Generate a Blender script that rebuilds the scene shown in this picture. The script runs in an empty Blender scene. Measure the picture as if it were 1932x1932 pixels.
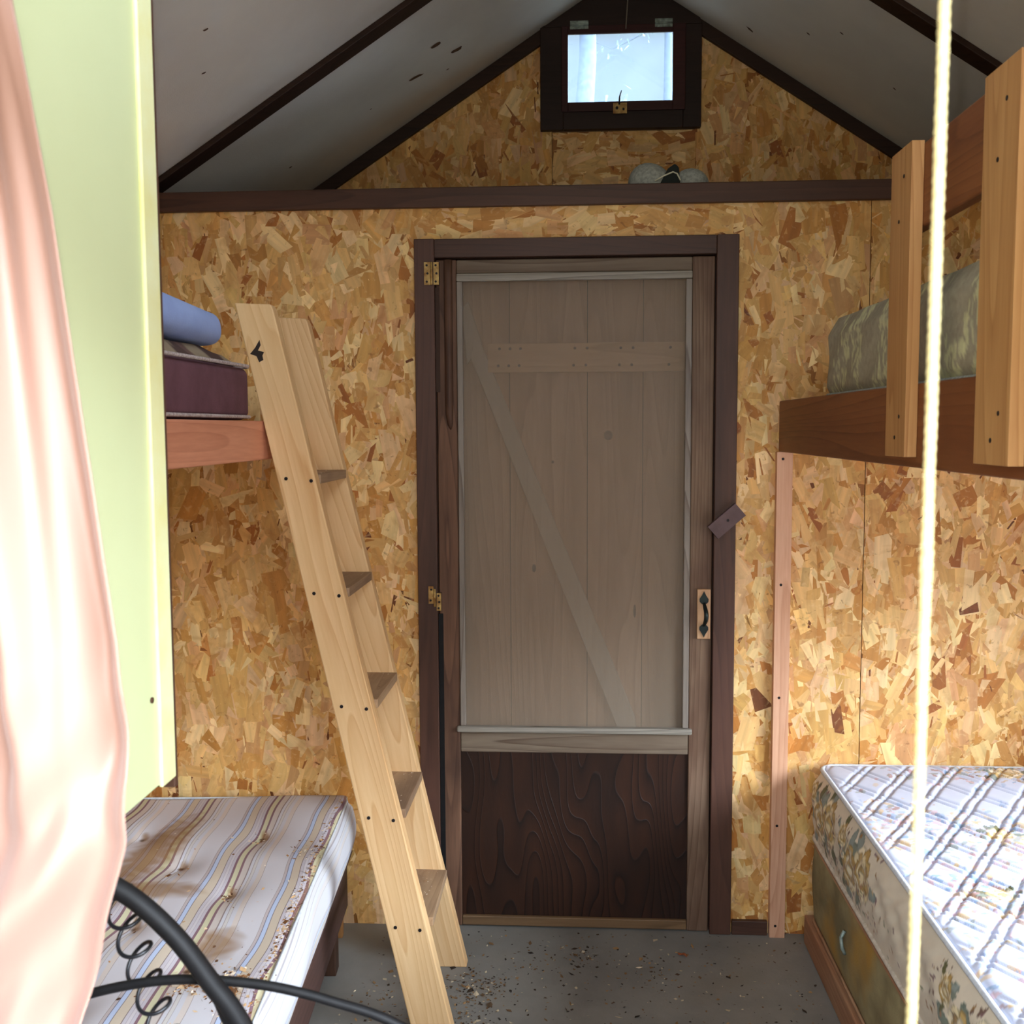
import bpy, math, random
import numpy as np
from mathutils import Vector, Matrix

sc = bpy.context.scene
C = sc.collection
R = math.radians

# ------------------------------------------------------------------ camera
cam_d = bpy.data.cameras.new('camera')
cam = bpy.data.objects.new('camera', cam_d)
C.objects.link(cam)
cam_d.sensor_width = 36.0
cam_d.lens = 36.0
cam_d.clip_start = 0.02
cam_d.dof.use_dof = True
cam_d.dof.focus_distance = 2.75
cam_d.dof.aperture_fstop = 11.0
# right / up / back axes: yaw 3.4 deg to the left, pitch 4.7 deg down, no roll
dc = Vector((116, -160, 1932)).normalized()            # room depth axis seen from the camera (x right, y down, z fwd)
upc = Vector((0, -1, 0)); upc = (upc - dc * upc.dot(dc)).normalized()
xc = dc.cross(upc)
rows = (xc, dc, upc)                                    # world X, Y, Z in camera coordinates
def w(c): return Vector((rows[0].dot(c), rows[1].dot(c), rows[2].dot(c)))
rx, ry, rz = w(Vector((1, 0, 0))), w(Vector((0, -1, 0))), w(Vector((0, 0, -1)))
m = Matrix(((rx.x, ry.x, rz.x, 0), (rx.y, ry.y, rz.y, 0), (rx.z, ry.z, rz.z, 1.46), (0, 0, 0, 1)))
cam.matrix_world = m
sc.camera = cam

# ------------------------------------------------------------------ sky and lights
world = bpy.data.worlds.new('sky'); sc.world = world
world.use_nodes = True
nt = world.node_tree; nt.nodes.clear()
def N(nt, t, **kw):
    n = nt.nodes.new(t)
    for k, v in kw.items():
        setattr(n, k, v)
    return n
out = N(nt, 'ShaderNodeOutputWorld'); bg = N(nt, 'ShaderNodeBackground')
tc = N(nt, 'ShaderNodeTexCoord'); sep = N(nt, 'ShaderNodeSeparateXYZ')
nt.links.new(tc.outputs['Generated'], sep.inputs[0])
# horizon: dim woods below about 9 degrees, bright open sky above; brighter on the side the window faces (-Y)
h = N(nt, 'ShaderNodeMapRange'); h.inputs['From Min'].default_value = 0.13; h.inputs['From Max'].default_value = 0.24
h.inputs['To Min'].default_value = 0.0; h.inputs['To Max'].default_value = 1.0
nt.links.new(sep.outputs['Z'], h.inputs['Value'])
s = N(nt, 'ShaderNodeMapRange'); s.inputs['From Min'].default_value = 0.15; s.inputs['From Max'].default_value = -0.35
s.inputs['To Min'].default_value = 0.42; s.inputs['To Max'].default_value = 4.4
nt.links.new(sep.outputs['Y'], s.inputs['Value'])
sxp = N(nt, 'ShaderNodeMapRange'); sxp.inputs['From Min'].default_value = 0.2; sxp.inputs['From Max'].default_value = 0.6
sxp.inputs['To Min'].default_value = 0.0; sxp.inputs['To Max'].default_value = 17.5
nt.links.new(sep.outputs['X'], sxp.inputs['Value'])
sadd = N(nt, 'ShaderNodeMath', operation='ADD'); nt.links.new(s.outputs[0], sadd.inputs[0]); nt.links.new(sxp.outputs[0], sadd.inputs[1]); s = sadd
mul = N(nt, 'ShaderNodeMath', operation='MULTIPLY'); nt.links.new(h.outputs[0], mul.inputs[0]); nt.links.new(s.outputs[0], mul.inputs[1])
lo = N(nt, 'ShaderNodeMapRange'); lo.inputs['From Min'].default_value = 0.15; lo.inputs['From Max'].default_value = -0.35
lo.inputs['To Min'].default_value = 0.45; lo.inputs['To Max'].default_value = 1.4
nt.links.new(sep.outputs['Y'], lo.inputs['Value'])
mx = N(nt, 'ShaderNodeMath', operation='MAXIMUM'); nt.links.new(mul.outputs[0], mx.inputs[0]); nt.links.new(lo.outputs[0], mx.inputs[1])
colm = N(nt, 'ShaderNodeMix', data_type='RGBA'); nt.links.new(h.outputs[0], colm.inputs['Factor'])
colm.inputs[6].default_value = (1.0, 0.93, 0.80, 1); colm.inputs[7].default_value = (0.76, 0.87, 1.0, 1)
cl = N(nt, 'ShaderNodeTexNoise'); cl.inputs['Scale'].default_value = 7.0; cl.inputs['Detail'].default_value = 4.0; nt.links.new(tc.outputs['Generated'], cl.inputs['Vector'])
cm = N(nt, 'ShaderNodeMapRange'); cm.inputs['From Min'].default_value = 0.35; cm.inputs['From Max'].default_value = 0.65; cm.inputs['To Min'].default_value = 0.7; cm.inputs['To Max'].default_value = 1.5
nt.links.new(cl.outputs['Fac'], cm.inputs['Value'])
fm = N(nt, 'ShaderNodeMath', operation='MULTIPLY'); nt.links.new(mx.outputs[0], fm.inputs[0]); nt.links.new(cm.outputs[0], fm.inputs[1])
nt.links.new(colm.outputs[2], bg.inputs['Color']); nt.links.new(fm.outputs[0], bg.inputs['Strength'])
nt.links.new(bg.outputs[0], out.inputs['Surface'])

# the phone's own light right beside the lens
fl_d = bpy.data.lights.new('phone_light', 'POINT'); fl = bpy.data.objects.new('phone_light', fl_d); C.objects.link(fl)
fl.location = (-0.0085, 0.0, 1.462); fl_d.energy = 8.5; fl_d.shadow_soft_size = 0.0015; fl_d.color = (1.0, 0.95, 0.86)

# portals so the sky is sampled through the windows and the added front gable opening
def portal(x, y, z, sx, sz, rot):
    d = bpy.data.lights.new('opening_portal', 'AREA'); o = bpy.data.objects.new('opening_portal', d); C.objects.link(o)
    d.shape = 'RECTANGLE'; d.size = sx; d.size_y = sz; d.cycles.is_portal = True
    o.location = (x, y, z); o.rotation_euler = rot
    return o
portal(-0.02, 0.32, 1.35, 1.20, 0.92, (R(90), 0, 0))
portal(.18, .28, 2.47, .90, .50, (R(90), 0, 0))  # unseen upper front opening, added to light the ceiling and upper wall
portal(1.80, 1.45, 1.03, 1.30, 0.66, (R(90), 0, R(90)))
portal(0.163, 3.80, 2.715, 0.38, 0.24, (R(-90), 0, 0))

sc.view_settings.view_transform = 'Standard'
sc.view_settings.look = 'None'
sc.view_settings.exposure = 0.93
sc.view_settings.gamma = 1.0
sc.view_settings.use_curve_mapping = False
sc.cycles.use_denoising = True
sc.cycles.max_bounces = 8
sc.cycles.diffuse_bounces = 5
sc.cycles.sample_clamp_indirect = 6.0

# ------------------------------------------------------------------ helpers
def srgb(r, g, b):
    def f(c):
        c /= 255.0
        return c / 12.92 if c <= 0.04045 else ((c + 0.055) / 1.055) ** 2.4
    return (f(r), f(g), f(b), 1.0)

WL = {}          # world location of every object made here
def loc_of(o): return WL.get(o, Vector((0, 0, 0)))

class MB:
    """collects shapes (world coordinates) into one mesh"""
    def __init__(s): s.v = []; s.f = []; s.mi = []; s.sm = []
    def add(s, vs, fs, mi=0, smooth=False):
        b = len(s.v); s.v += [tuple(v) for v in vs]
        for f in fs:
            s.f.append(tuple(b + i for i in f)); s.mi.append(mi); s.sm.append(smooth)
        return s
    def box(s, x0, x1, y0, y1, z0, z1, mi=0):
        vs = [(x, y, z) for x in (x0, x1) for y in (y0, y1) for z in (z0, z1)]
        return s.add(vs, [(0, 1, 3, 2), (4, 6, 7, 5), (0, 4, 5, 1), (2, 3, 7, 6), (0, 2, 6, 4), (1, 5, 7, 3)], mi)
    def prism(s, poly, d0, d1, axis='y', mi=0):
        """poly: 2D points; axis y -> points are (x,z); x -> (y,z); z -> (x,y)"""
        def P(p, d):
            return {'y': (p[0], d, p[1]), 'x': (d, p[0], p[1]), 'z': (p[0], p[1], d)}[axis]
        n = len(poly); vs = [P(p, d0) for p in poly] + [P(p, d1) for p in poly]
        fs = [tuple(range(n)), tuple(range(2 * n - 1, n - 1, -1))] + [(i, i + n, (i + 1) % n + n, (i + 1) % n) for i in range(n)]
        return s.add(vs, fs, mi)
    def tube(s, pts, rad, seg=10, mi=0, flat=1.0, closed=False):
        pts = [Vector(p) for p in pts]; n = len(pts); rings = []
        prev = None
        for i, p in enumerate(pts):
            a = pts[i - 1] if (i > 0 or closed) else p; b = pts[(i + 1) % n] if (i < n - 1 or closed) else p
            t = (b - a).normalized()
            if prev is None:
                ref = Vector((0, 0, 1)) if abs(t.z) < 0.9 else Vector((0, 1, 0))
                u = t.cross(ref).normalized()
            else:
                u = (prev - t * prev.dot(t)).normalized()
            prev = u; v = t.cross(u)
            r = rad[i] if isinstance(rad, (list, tuple)) else rad
            rings.append([p + u * (math.cos(2 * math.pi * k / seg) * r) + v * (math.sin(2 * math.pi * k / seg) * r * flat) for k in range(seg)])
        vs = [q for r_ in rings for q in r_]; fs = []
        for i in range(n if closed else n - 1):
            j = (i + 1) % n
            for k in range(seg):
                k2 = (k + 1) % seg
                fs.append((i * seg + k, i * seg + k2, j * seg + k2, j * seg + k))
        if not closed:
            fs += [tuple(range(seg - 1, -1, -1)), tuple((n - 1) * seg + k for k in range(seg))]
        return s.add(vs, fs, mi, True)
    def disc(s, c, r, axis='y', d=-0.0015, n=10, mi=0):
        poly = [(math.cos(2 * math.pi * k / n) * r, math.sin(2 * math.pi * k / n) * r) for k in range(n)]
        c = Vector(c)
        if axis == 'y': return s.prism([(c.x + p[0], c.z + p[1]) for p in poly], c.y, c.y + d, 'y', mi)
        if axis == 'x': return s.prism([(c.y + p[0], c.z + p[1]) for p in poly], c.x, c.x + d, 'x', mi)
        return s.prism([(c.x + p[0], c.y + p[1]) for p in poly], c.z, c.z + d, 'z', mi)
    def build(s, name, mats, parent=None, origin=None, bevel=0.0, fix=True):
        if not isinstance(mats, (list, tuple)): mats = [mats]
        V = [Vector(v) for v in s.v]
        if origin is None:
            if parent is not None: origin = loc_of(parent)
            else:
                xs = [v.x for v in V]; ys = [v.y for v in V]; zs = [v.z for v in V]
                origin = Vector(((min(xs) + max(xs)) / 2, (min(ys) + max(ys)) / 2, min(zs)))
        origin = Vector(origin)
        me = bpy.data.meshes.new(name)
        me.from_pydata([tuple(v - origin) for v in V], [], s.f)
        for mt in mats: me.materials.append(mt)
        me.polygons.foreach_set('material_index', s.mi)
        me.polygons.foreach_set('use_smooth', s.sm)
        if fix:
            import bmesh
            bm = bmesh.new(); bm.from_mesh(me); bmesh.ops.recalc_face_normals(bm, faces=bm.faces); bm.to_mesh(me); bm.free()
        me.update()
        o = bpy.data.objects.new(name, me); C.objects.link(o)
        WL[o] = origin
        if parent is not None:
            o.parent = parent; o.location = origin - loc_of(parent)
        else: o.location = origin
        if bevel > 0:
            b = o.modifiers.new('bevel', 'BEVEL'); b.width = bevel; b.segments = 2; b.limit_method = 'ANGLE'; b.angle_limit = R(40)
        return o

def thing(name, label, cat, loc, group=None):
    o = bpy.data.objects.new(name, None); C.objects.link(o); o.location = loc; WL[o] = Vector(loc)
    o.empty_display_size = 0.05
    o['label'] = label; o['category'] = cat
    if group: o['group'] = group
    return o
def tag(o, label, cat, group=None, kind=None):
    o['label'] = label; o['category'] = cat
    if group: o['group'] = group
    if kind: o['kind'] = kind
    return o
def struct(o): o['kind'] = 'structure'; return o
def sthing(name, loc):
    o = bpy.data.objects.new(name, None); C.objects.link(o); o.location = loc; WL[o] = Vector(loc); o['kind'] = 'structure'; o.empty_display_size = 0.05
    return o

# ------------------------------------------------------------------ materials
def mat(name, base=(0.5, 0.5, 0.5, 1), rough=0.6, metal=0.0, spec=0.5):
    m_ = bpy.data.materials.new(name); m_.use_nodes = True
    b = m_.node_tree.nodes['Principled BSDF']
    b.inputs['Base Color'].default_value = base; b.inputs['Roughness'].default_value = rough
    b.inputs['Metallic'].default_value = metal; b.inputs['Specular IOR Level'].default_value = spec
    return m_, m_.node_tree, b

def noisy(name, c1, c2, scale=8.0, rough=0.6, bump=0.0, stretch=(1, 1, 1), detail=4, lo_=0.35, hi_=0.65, metal=0.0, spec=0.4, bscale=None, c3=None, s3=3.0):
    m_, t, b = mat(name, c1, rough, metal, spec)
    tc_ = N(t, 'ShaderNodeTexCoord'); mp = N(t, 'ShaderNodeMapping'); mp.inputs['Scale'].default_value = stretch
    oi = N(t, 'ShaderNodeObjectInfo'); rn = N(t, 'ShaderNodeMath', operation='MULTIPLY'); rn.inputs[1].default_value = 31.0
    t.links.new(oi.outputs['Random'], rn.inputs[0])
    ad = N(t, 'ShaderNodeVectorMath', operation='ADD')
    t.links.new(tc_.outputs['Object'], mp.inputs[0]); t.links.new(mp.outputs[0], ad.inputs[0]); t.links.new(rn.outputs[0], ad.inputs[1])
    nz = N(t, 'ShaderNodeTexNoise'); nz.inputs['Scale'].default_value = scale; nz.inputs['Detail'].default_value = detail; nz.inputs['Roughness'].default_value = 0.6
    t.links.new(ad.outputs[0], nz.inputs['Vector'])
    mr = N(t, 'ShaderNodeMapRange'); mr.inputs['From Min'].default_value = lo_; mr.inputs['From Max'].default_value = hi_
    t.links.new(nz.outputs['Fac'], mr.inputs['Value'])
    mxn = N(t, 'ShaderNodeMix', data_type='RGBA'); mxn.inputs[6].default_value = c1; mxn.inputs[7].default_value = c2
    t.links.new(mr.outputs[0], mxn.inputs['Factor'])
    last = mxn.outputs[2]
    if c3:
        n3 = N(t, 'ShaderNodeTexNoise'); n3.inputs['Scale'].default_value = s3; n3.inputs['Detail'].default_value = 3
        t.links.new(ad.outputs[0], n3.inputs['Vector'])
        m3 = N(t, 'ShaderNodeMapRange'); m3.inputs['From Min'].default_value = 0.52; m3.inputs['From Max'].default_value = 0.68
        t.links.new(n3.outputs['Fac'], m3.inputs['Value'])
        x3 = N(t, 'ShaderNodeMix', data_type='RGBA'); x3.inputs[7].default_value = c3
        t.links.new(m3.outputs[0], x3.inputs['Factor']); t.links.new(last, x3.inputs[6]); last = x3.outputs[2]
    t.links.new(last, b.inputs['Base Color'])
    if bump > 0:
        bp = N(t, 'ShaderNodeBump'); bp.inputs['Strength'].default_value = bump; bp.inputs['Distance'].default_value = 0.002
        src = nz
        if bscale:
            src = N(t, 'ShaderNodeTexNoise'); src.inputs['Scale'].default_value = bscale; src.inputs['Detail'].default_value = 3
            t.links.new(ad.outputs[0], src.inputs['Vector'])
        t.links.new(src.outputs['Fac'], bp.inputs['Height']); t.links.new(bp.outputs[0], b.inputs['Normal'])
    return m_

def wood(name, light, dark, axis='Z', ring=14.0, distort=3.0, ringmix=0.5, rough=0.6, bump=0.25, tint=None, stain=None, stain_amt=0.5, spec=0.3, st=0.07):
    """long grain along axis, cathedral growth rings, fine fibres, broad tone changes"""
    m_, t, b = mat(name, light, rough, 0.0, spec)
    L = t.links.new
    tc_ = N(t, 'ShaderNodeTexCoord'); mp = N(t, 'ShaderNodeMapping')
    mp.inputs['Scale'].default_value = {'X': (st, 1, 1), 'Y': (1, st, 1), 'Z': (1, 1, st)}[axis]
    oi = N(t, 'ShaderNodeObjectInfo'); rn = N(t, 'ShaderNodeMath', operation='MULTIPLY'); rn.inputs[1].default_value = 17.0
    L(oi.outputs['Random'], rn.inputs[0])
    ad = N(t, 'ShaderNodeVectorMath', operation='ADD'); L(tc_.outputs['Object'], mp.inputs[0]); L(mp.outputs[0], ad.inputs[0]); L(rn.outputs[0], ad.inputs[1])
    wob = N(t, 'ShaderNodeTexNoise'); wob.inputs['Scale'].default_value = 4.0; wob.inputs['Detail'].default_value = 2.0; L(ad.outputs[0], wob.inputs['Vector'])
    # contour lines of a smooth noise field give cathedral arches
    ml = N(t, 'ShaderNodeMath', operation='MULTIPLY'); ml.inputs[1].default_value = ring * distort; L(wob.outputs['Fac'], ml.inputs[0])
    sx = N(t, 'ShaderNodeSeparateXYZ'); L(ad.outputs[0], sx.inputs[0])
    sm = N(t, 'ShaderNodeMath', operation='ADD')
    L(sx.outputs['X' if axis != 'X' else 'Z'], sm.inputs[0]); L(sx.outputs['Y' if axis != 'Y' else 'Z'], sm.inputs[1])
    s2 = N(t, 'ShaderNodeMath', operation='MULTIPLY'); s2.inputs[1].default_value = ring * 2.0; L(sm.outputs[0], s2.inputs[0])
    s3_ = N(t, 'ShaderNodeMath', operation='ADD'); L(ml.outputs[0], s3_.inputs[0]); L(s2.outputs[0], s3_.inputs[1])
    fr = N(t, 'ShaderNodeMath', operation='FRACT'); L(s3_.outputs[0], fr.inputs[0])
    rp = N(t, 'ShaderNodeValToRGB')
    e = rp.color_ramp.elements
    e[0].position = 0.0; e[0].color = (0.1, 0.1, 0.1, 1); e[1].position = 0.75; e[1].color = (0.55, 0.55, 0.55, 1)
    k = rp.color_ramp.elements.new(0.95); k.color = (1, 1, 1, 1)
    k = rp.color_ramp.elements.new(1.0); k.color = (0.1, 0.1, 0.1, 1)
    L(fr.outputs[0], rp.inputs[0])
    fib = N(t, 'ShaderNodeTexNoise'); fib.inputs['Scale'].default_value = 160.0; fib.inputs['Detail'].default_value = 3.0; L(ad.outputs[0], fib.inputs['Vector'])
    brd = N(t, 'ShaderNodeTexNoise'); brd.inputs['Scale'].default_value = 9.0; brd.inputs['Detail'].default_value = 3.0; L(ad.outputs[0], brd.inputs['Vector'])
    a1 = N(t, 'ShaderNodeMath', operation='MULTIPLY'); a1.inputs[1].default_value = ringmix; L(rp.outputs[0], a1.inputs[0])
    a2 = N(t, 'ShaderNodeMath', operation='MULTIPLY_ADD'); a2.inputs[1].default_value = 0.45; L(fib.outputs['Fac'], a2.inputs[0]); L(a1.outputs[0], a2.inputs[2])
    a3 = N(t, 'ShaderNodeMath', operation='MULTIPLY_ADD'); a3.inputs[1].default_value = 0.7; L(brd.outputs['Fac'], a3.inputs[0]); L(a2.outputs[0], a3.inputs[2])
    mr = N(t, 'ShaderNodeMapRange'); mr.inputs['From Min'].default_value = 0.35; mr.inputs['From Max'].default_value = 0.75 + ringmix
    L(a3.outputs[0], mr.inputs['Value'])
    mxn = N(t, 'ShaderNodeMix', data_type='RGBA'); mxn.inputs[6].default_value = light; mxn.inputs[7].default_value = dark; L(mr.outputs[0], mxn.inputs['Factor'])
    last = mxn.outputs[2]
    if stain:
        n3 = N(t, 'ShaderNodeTexNoise'); n3.inputs['Scale'].default_value = 2.6; n3.inputs['Detail'].default_value = 4; n3.inputs['Roughness'].default_value = 0.65
        mp2 = N(t, 'ShaderNodeMapping'); mp2.inputs['Scale'].default_value = {'X': (.5, 1.6, 1.6), 'Y': (1.6, .5, 1.6), 'Z': (1.6, 1.6, .5)}[axis]
        L(tc_.outputs['Object'], mp2.inputs[0]); ad2 = N(t, 'ShaderNodeVectorMath', operation='ADD'); L(mp2.outputs[0], ad2.inputs[0]); L(rn.outputs[0], ad2.inputs[1])
        L(ad2.outputs[0], n3.inputs['Vector'])
        m3 = N(t, 'ShaderNodeMapRange'); m3.inputs['From Min'].default_value = 0.42; m3.inputs['From Max'].default_value = 0.66; m3.inputs['To Max'].default_value = stain_amt
        L(n3.outputs['Fac'], m3.inputs['Value'])
        x3 = N(t, 'ShaderNodeMix', data_type='RGBA'); x3.inputs[7].default_value = stain
        L(m3.outputs[0], x3.inputs['Factor']); L(last, x3.inputs[6]); last = x3.outputs[2]
    L(last, b.inputs['Base Color'])
    bp = N(t, 'ShaderNodeBump'); bp.inputs['Strength'].default_value = bump; bp.inputs['Distance'].default_value = 0.001
    L(a2.outputs[0], bp.inputs['Height']); L(bp.outputs[0], b.inputs['Normal'])
    return m_

def vcol(name, rough=0.8, bump=0.15, bscale=400.0, grain=0.12, gscale=60.0, sheen=0.0, spec=0.2, uvgrain=False, coat=0.0):
    """base colour from the mesh's own colour attribute (printed pattern), with cloth / fibre noise"""
    m_, t, b = mat(name, (1, 1, 1, 1), rough, 0, spec); L = t.links.new
    at = N(t, 'ShaderNodeAttribute'); at.attribute_name = 'Col'
    tc_ = N(t, 'ShaderNodeTexCoord')
    vec = tc_.outputs['Object']
    if uvgrain:
        mp = N(t, 'ShaderNodeMapping'); mp.inputs['Scale'].default_value = (1, 0.10, 1); L(tc_.outputs['UV'], mp.inputs[0]); vec = mp.outputs[0]
    nz = N(t, 'ShaderNodeTexNoise'); nz.inputs['Scale'].default_value = gscale; nz.inputs['Detail'].default_value = 4; L(vec, nz.inputs['Vector'])
    mr = N(t, 'ShaderNodeMapRange'); mr.inputs['From Min'].default_value = 0.3; mr.inputs['From Max'].default_value = 0.7
    mr.inputs['To Min'].default_value = 1 - grain; mr.inputs['To Max'].default_value = 1 + grain; L(nz.outputs['Fac'], mr.inputs['Value'])
    vm = N(t, 'ShaderNodeVectorMath', operation='SCALE'); L(at.outputs['Color'], vm.inputs[0]); L(mr.outputs[0], vm.inputs['Scale'])
    L(vm.outputs[0], b.inputs['Base Color'])
    nb = N(t, 'ShaderNodeTexNoise'); nb.inputs['Scale'].default_value = bscale; nb.inputs['Detail'].default_value = 2; L(vec, nb.inputs['Vector'])
    bp = N(t, 'ShaderNodeBump'); bp.inputs['Strength'].default_value = bump; bp.inputs['Distance'].default_value = 0.001
    L(nb.outputs['Fac'], bp.inputs['Height']); L(bp.outputs[0], b.inputs['Normal'])
    if sheen: b.inputs['Sheen Weight'].default_value = sheen
    if coat: b.inputs['Coat Weight'].default_value = coat; b.inputs['Coat Roughness'].default_value = 0.3
    return m_

M = {}
def add_mottle(m_):
    t = m_.node_tree; b = t.nodes['Principled BSDF']; L = t.links.new; src = b.inputs['Base Color'].links[0].from_socket
    tc_ = N(t, 'ShaderNodeTexCoord')
    for sc_, lo_, hi_, amt, c_ in ((16, .52, .70, .38, srgb(178, 118, 54)), (42, .58, .74, .42, srgb(238, 206, 150)), (48, .64, .74, .55, srgb(128, 76, 34))):
        nz = N(t, 'ShaderNodeTexNoise'); nz.inputs['Scale'].default_value = sc_; nz.inputs['Detail'].default_value = 3; nz.inputs['Distortion'].default_value = 1.2; L(tc_.outputs['Object'], nz.inputs['Vector'])
        mr = N(t, 'ShaderNodeMapRange'); mr.inputs['From Min'].default_value = lo_; mr.inputs['From Max'].default_value = hi_; mr.inputs['To Max'].default_value = amt; L(nz.outputs['Fac'], mr.inputs['Value'])
        mx = N(t, 'ShaderNodeMix', data_type='RGBA'); mx.inputs[7].default_value = c_; L(mr.outputs[0], mx.inputs['Factor']); L(src, mx.inputs[6]); src = mx.outputs[2]
    L(src, b.inputs['Base Color']); return m_
M['osb'] = vcol('osb_strands', rough=0.55, bump=0.35, bscale=90, grain=0.17, gscale=55, spec=0.35, uvgrain=True)
add_mottle(M['osb'])
M['trim'] = wood('dark_brown_trim', srgb(88, 58, 44), srgb(56, 35, 26), 'Z', ring=10, ringmix=0.3, rough=0.5, spec=0.4, stain=srgb(98, 66, 54), stain_amt=0.5)
M['trimx'] = wood('dark_brown_beam', srgb(86, 56, 42), srgb(50, 31, 23), 'X', ring=10, ringmix=0.3, rough=0.5, spec=0.4, stain=srgb(86, 58, 46), stain_amt=0.5)
M['batten'] = wood('brown_ceiling_batten', srgb(60, 38, 26), srgb(32, 19, 13), 'X', ring=8, ringmix=0.3, rough=0.55)
M['sash'] = wood('red_brown_sash', srgb(70, 32, 30), srgb(44, 18, 18), 'X', ring=8, ringmix=0.2, rough=0.5)
M['wframe'] = wood('black_brown_frame', srgb(50, 33, 27), srgb(30, 18, 14), 'X', ring=8, ringmix=0.2, rough=0.55)
M['ceil'] = noisy('painted_ceiling_board', srgb(226, 224, 214), srgb(216, 213, 204), 3.0, 0.85, 0.25, bscale=260)
M['ceilstain'] = noisy('brown_drip', srgb(96, 66, 42), srgb(64, 42, 28), 60, 0.6)
M['floor'] = noisy('grey_floor_paint', srgb(134, 131, 124), srgb(118, 115, 109), 5.0, 0.55, 0.25, bscale=120, c3=srgb(130, 120, 104), s3=1.6)
M['ladder'] = wood('pale_pine_ladder', srgb(234, 199, 150), srgb(198, 148, 94), 'Z', ring=16, distort=2.6, ringmix=0.5, rough=0.6, stain=srgb(218, 180, 128), stain_amt=0.6)
M['tread'] = wood('grey_brown_worn_tread', srgb(190, 160, 125), srgb(150, 118, 88), 'Y', ring=12, ringmix=0.3, stain=srgb(120, 95, 78), stain_amt=0.9)
M['screw'] = mat('dark_screw', srgb(40, 36, 38), 0.45, 0.7)[0]
M['doorwood'] = wood('weathered_door_wood', srgb(142, 118, 96), srgb(84, 60, 44), 'Z', ring=10, ringmix=0.45, stain=srgb(80, 52, 38), stain_amt=0.9)
M['doorwoodx'] = wood('weathered_door_rail', srgb(142, 128, 110), srgb(84, 68, 54), 'X', ring=10, ringmix=0.55, stain=srgb(92, 72, 56), stain_amt=0.6)
M['doorbrown'] = wood('brown_door_stile', srgb(128, 94, 72), srgb(70, 46, 34), 'Z', ring=9, ringmix=0.4, stain=srgb(50, 34, 28), stain_amt=0.9)
M['greymould'] = wood('grey_screen_moulding', srgb(160, 152, 142), srgb(96, 84, 74), 'Z', ring=12, ringmix=0.5)
M['greymouldx'] = wood('grey_screen_moulding_flat', srgb(168, 162, 150), srgb(96, 88, 78), 'X', ring=12, ringmix=0.6)
M['plyw'] = wood('dark_stained_plywood', srgb(62, 34, 19), srgb(17, 9, 6), 'Z', ring=9, distort=3.0, ringmix=1.2, rough=0.5, bump=0.6, stain=srgb(30, 17, 11), stain_amt=0.75, st=0.25)
M['olive'] = wood('tan_bottom_rail', srgb(136, 106, 74), srgb(98, 74, 50), 'X', ring=8, ringmix=0.3)
M['plank'] = wood('grey_brown_planks', srgb(176, 142, 116), srgb(130, 100, 78), 'Z', ring=9, distort=3, ringmix=0.35, stain=srgb(132, 100, 76), stain_amt=0.7)
M['plankrail'] = wood('plank_door_rail', srgb(188, 152, 118), srgb(146, 114, 84), 'X', ring=9, ringmix=0.35)
M['brace'] = wood('grey_plank_brace', srgb(160, 144, 128), srgb(140, 126, 112), 'Z', ring=6, ringmix=0.2)
M['seam'] = mat('dark_gap', srgb(40, 28, 22), 0.9)[0]
M['block'] = wood('pinkish_handle_block', srgb(204, 166, 128), srgb(170, 130, 96), 'Z', ring=10, ringmix=0.2)
M['button'] = noisy('plum_brown_paint', srgb(98, 76, 76), srgb(84, 62, 62), 20, 0.5, 0.1)
M['iron'] = noisy('black_green_iron', srgb(38, 50, 46), srgb(26, 34, 34), 40, 0.4, 0.1, metal=0.5, spec=0.5)
M['brass'] = noisy('tarnished_brass_hinge', srgb(200, 170, 105), srgb(140, 98, 50), 45, 0.4, 0.1, metal=0.35)
M['steel'] = noisy('dull_steel_hinge', srgb(170, 185, 175), srgb(110, 120, 112), 50, 0.45, 0.1, metal=0.4)
M['batlight'] = wood('pinkish_pine_batten', srgb(226, 180, 148), srgb(188, 134, 100), 'Z', ring=12, ringmix=0.3)
M['redboard'] = wood('red_brown_bunk_board', srgb(152, 96, 54), srgb(100, 58, 32), 'Y', ring=8, ringmix=0.35, rough=0.5, stain=srgb(116, 64, 36), stain_amt=0.6)
M['pinkboard'] = wood('pink_cedar_bunk_board', srgb(222, 154, 120), srgb(184, 114, 84), 'Y', ring=8, ringmix=0.3, rough=0.55)
M['post'] = wood('orange_pine_guard_post', srgb(204, 158, 102), srgb(156, 106, 60), 'Z', ring=12, ringmix=0.4, stain=srgb(172, 120, 70), stain_amt=0.6)
M['deck'] = wood('plywood_deck', srgb(190, 150, 100), srgb(150, 110, 70), 'Y')
M['green'] = noisy('lime_cream_paint', srgb(202, 208, 160), srgb(196, 202, 152), 2.0, 0.45, 0.03, spec=0.4)
M['greenedge'] = noisy('worn_cream_edge', srgb(226, 226, 178), srgb(222, 216, 150), 14, 0.4)
M['brownbd'] = wood('brown_cupboard_back', srgb(92, 62, 44), srgb(58, 36, 26), 'Z', ring=8, ringmix=0.3)
M['maroon'] = noisy('plum_velour', srgb(104, 66, 74), srgb(90, 54, 62), 14, 0.9, 0.3, bscale=500)
M['piping'] = noisy('pale_cord_piping', srgb(198, 184, 178), srgb(150, 134, 130), 150, 0.8, 0.3)
M['pipewhite'] = noisy('white_cord_piping', srgb(216, 222, 226), srgb(196, 202, 210), 120, 0.7, 0.2)
M['blue'] = noisy('pale_blue_cotton', srgb(152, 170, 214), srgb(140, 158, 204), 9, 0.9, 0.2, bscale=300)
M['rope'] = noisy('cream_rope', srgb(186, 172, 124), srgb(160, 146, 98), 120, 0.8, 0.3)
M['blackmetal'] = noisy('black_enamel_metal', srgb(20, 19, 20), srgb(14, 13, 14), 60, 0.6, 0.1, spec=0.25)
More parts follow.
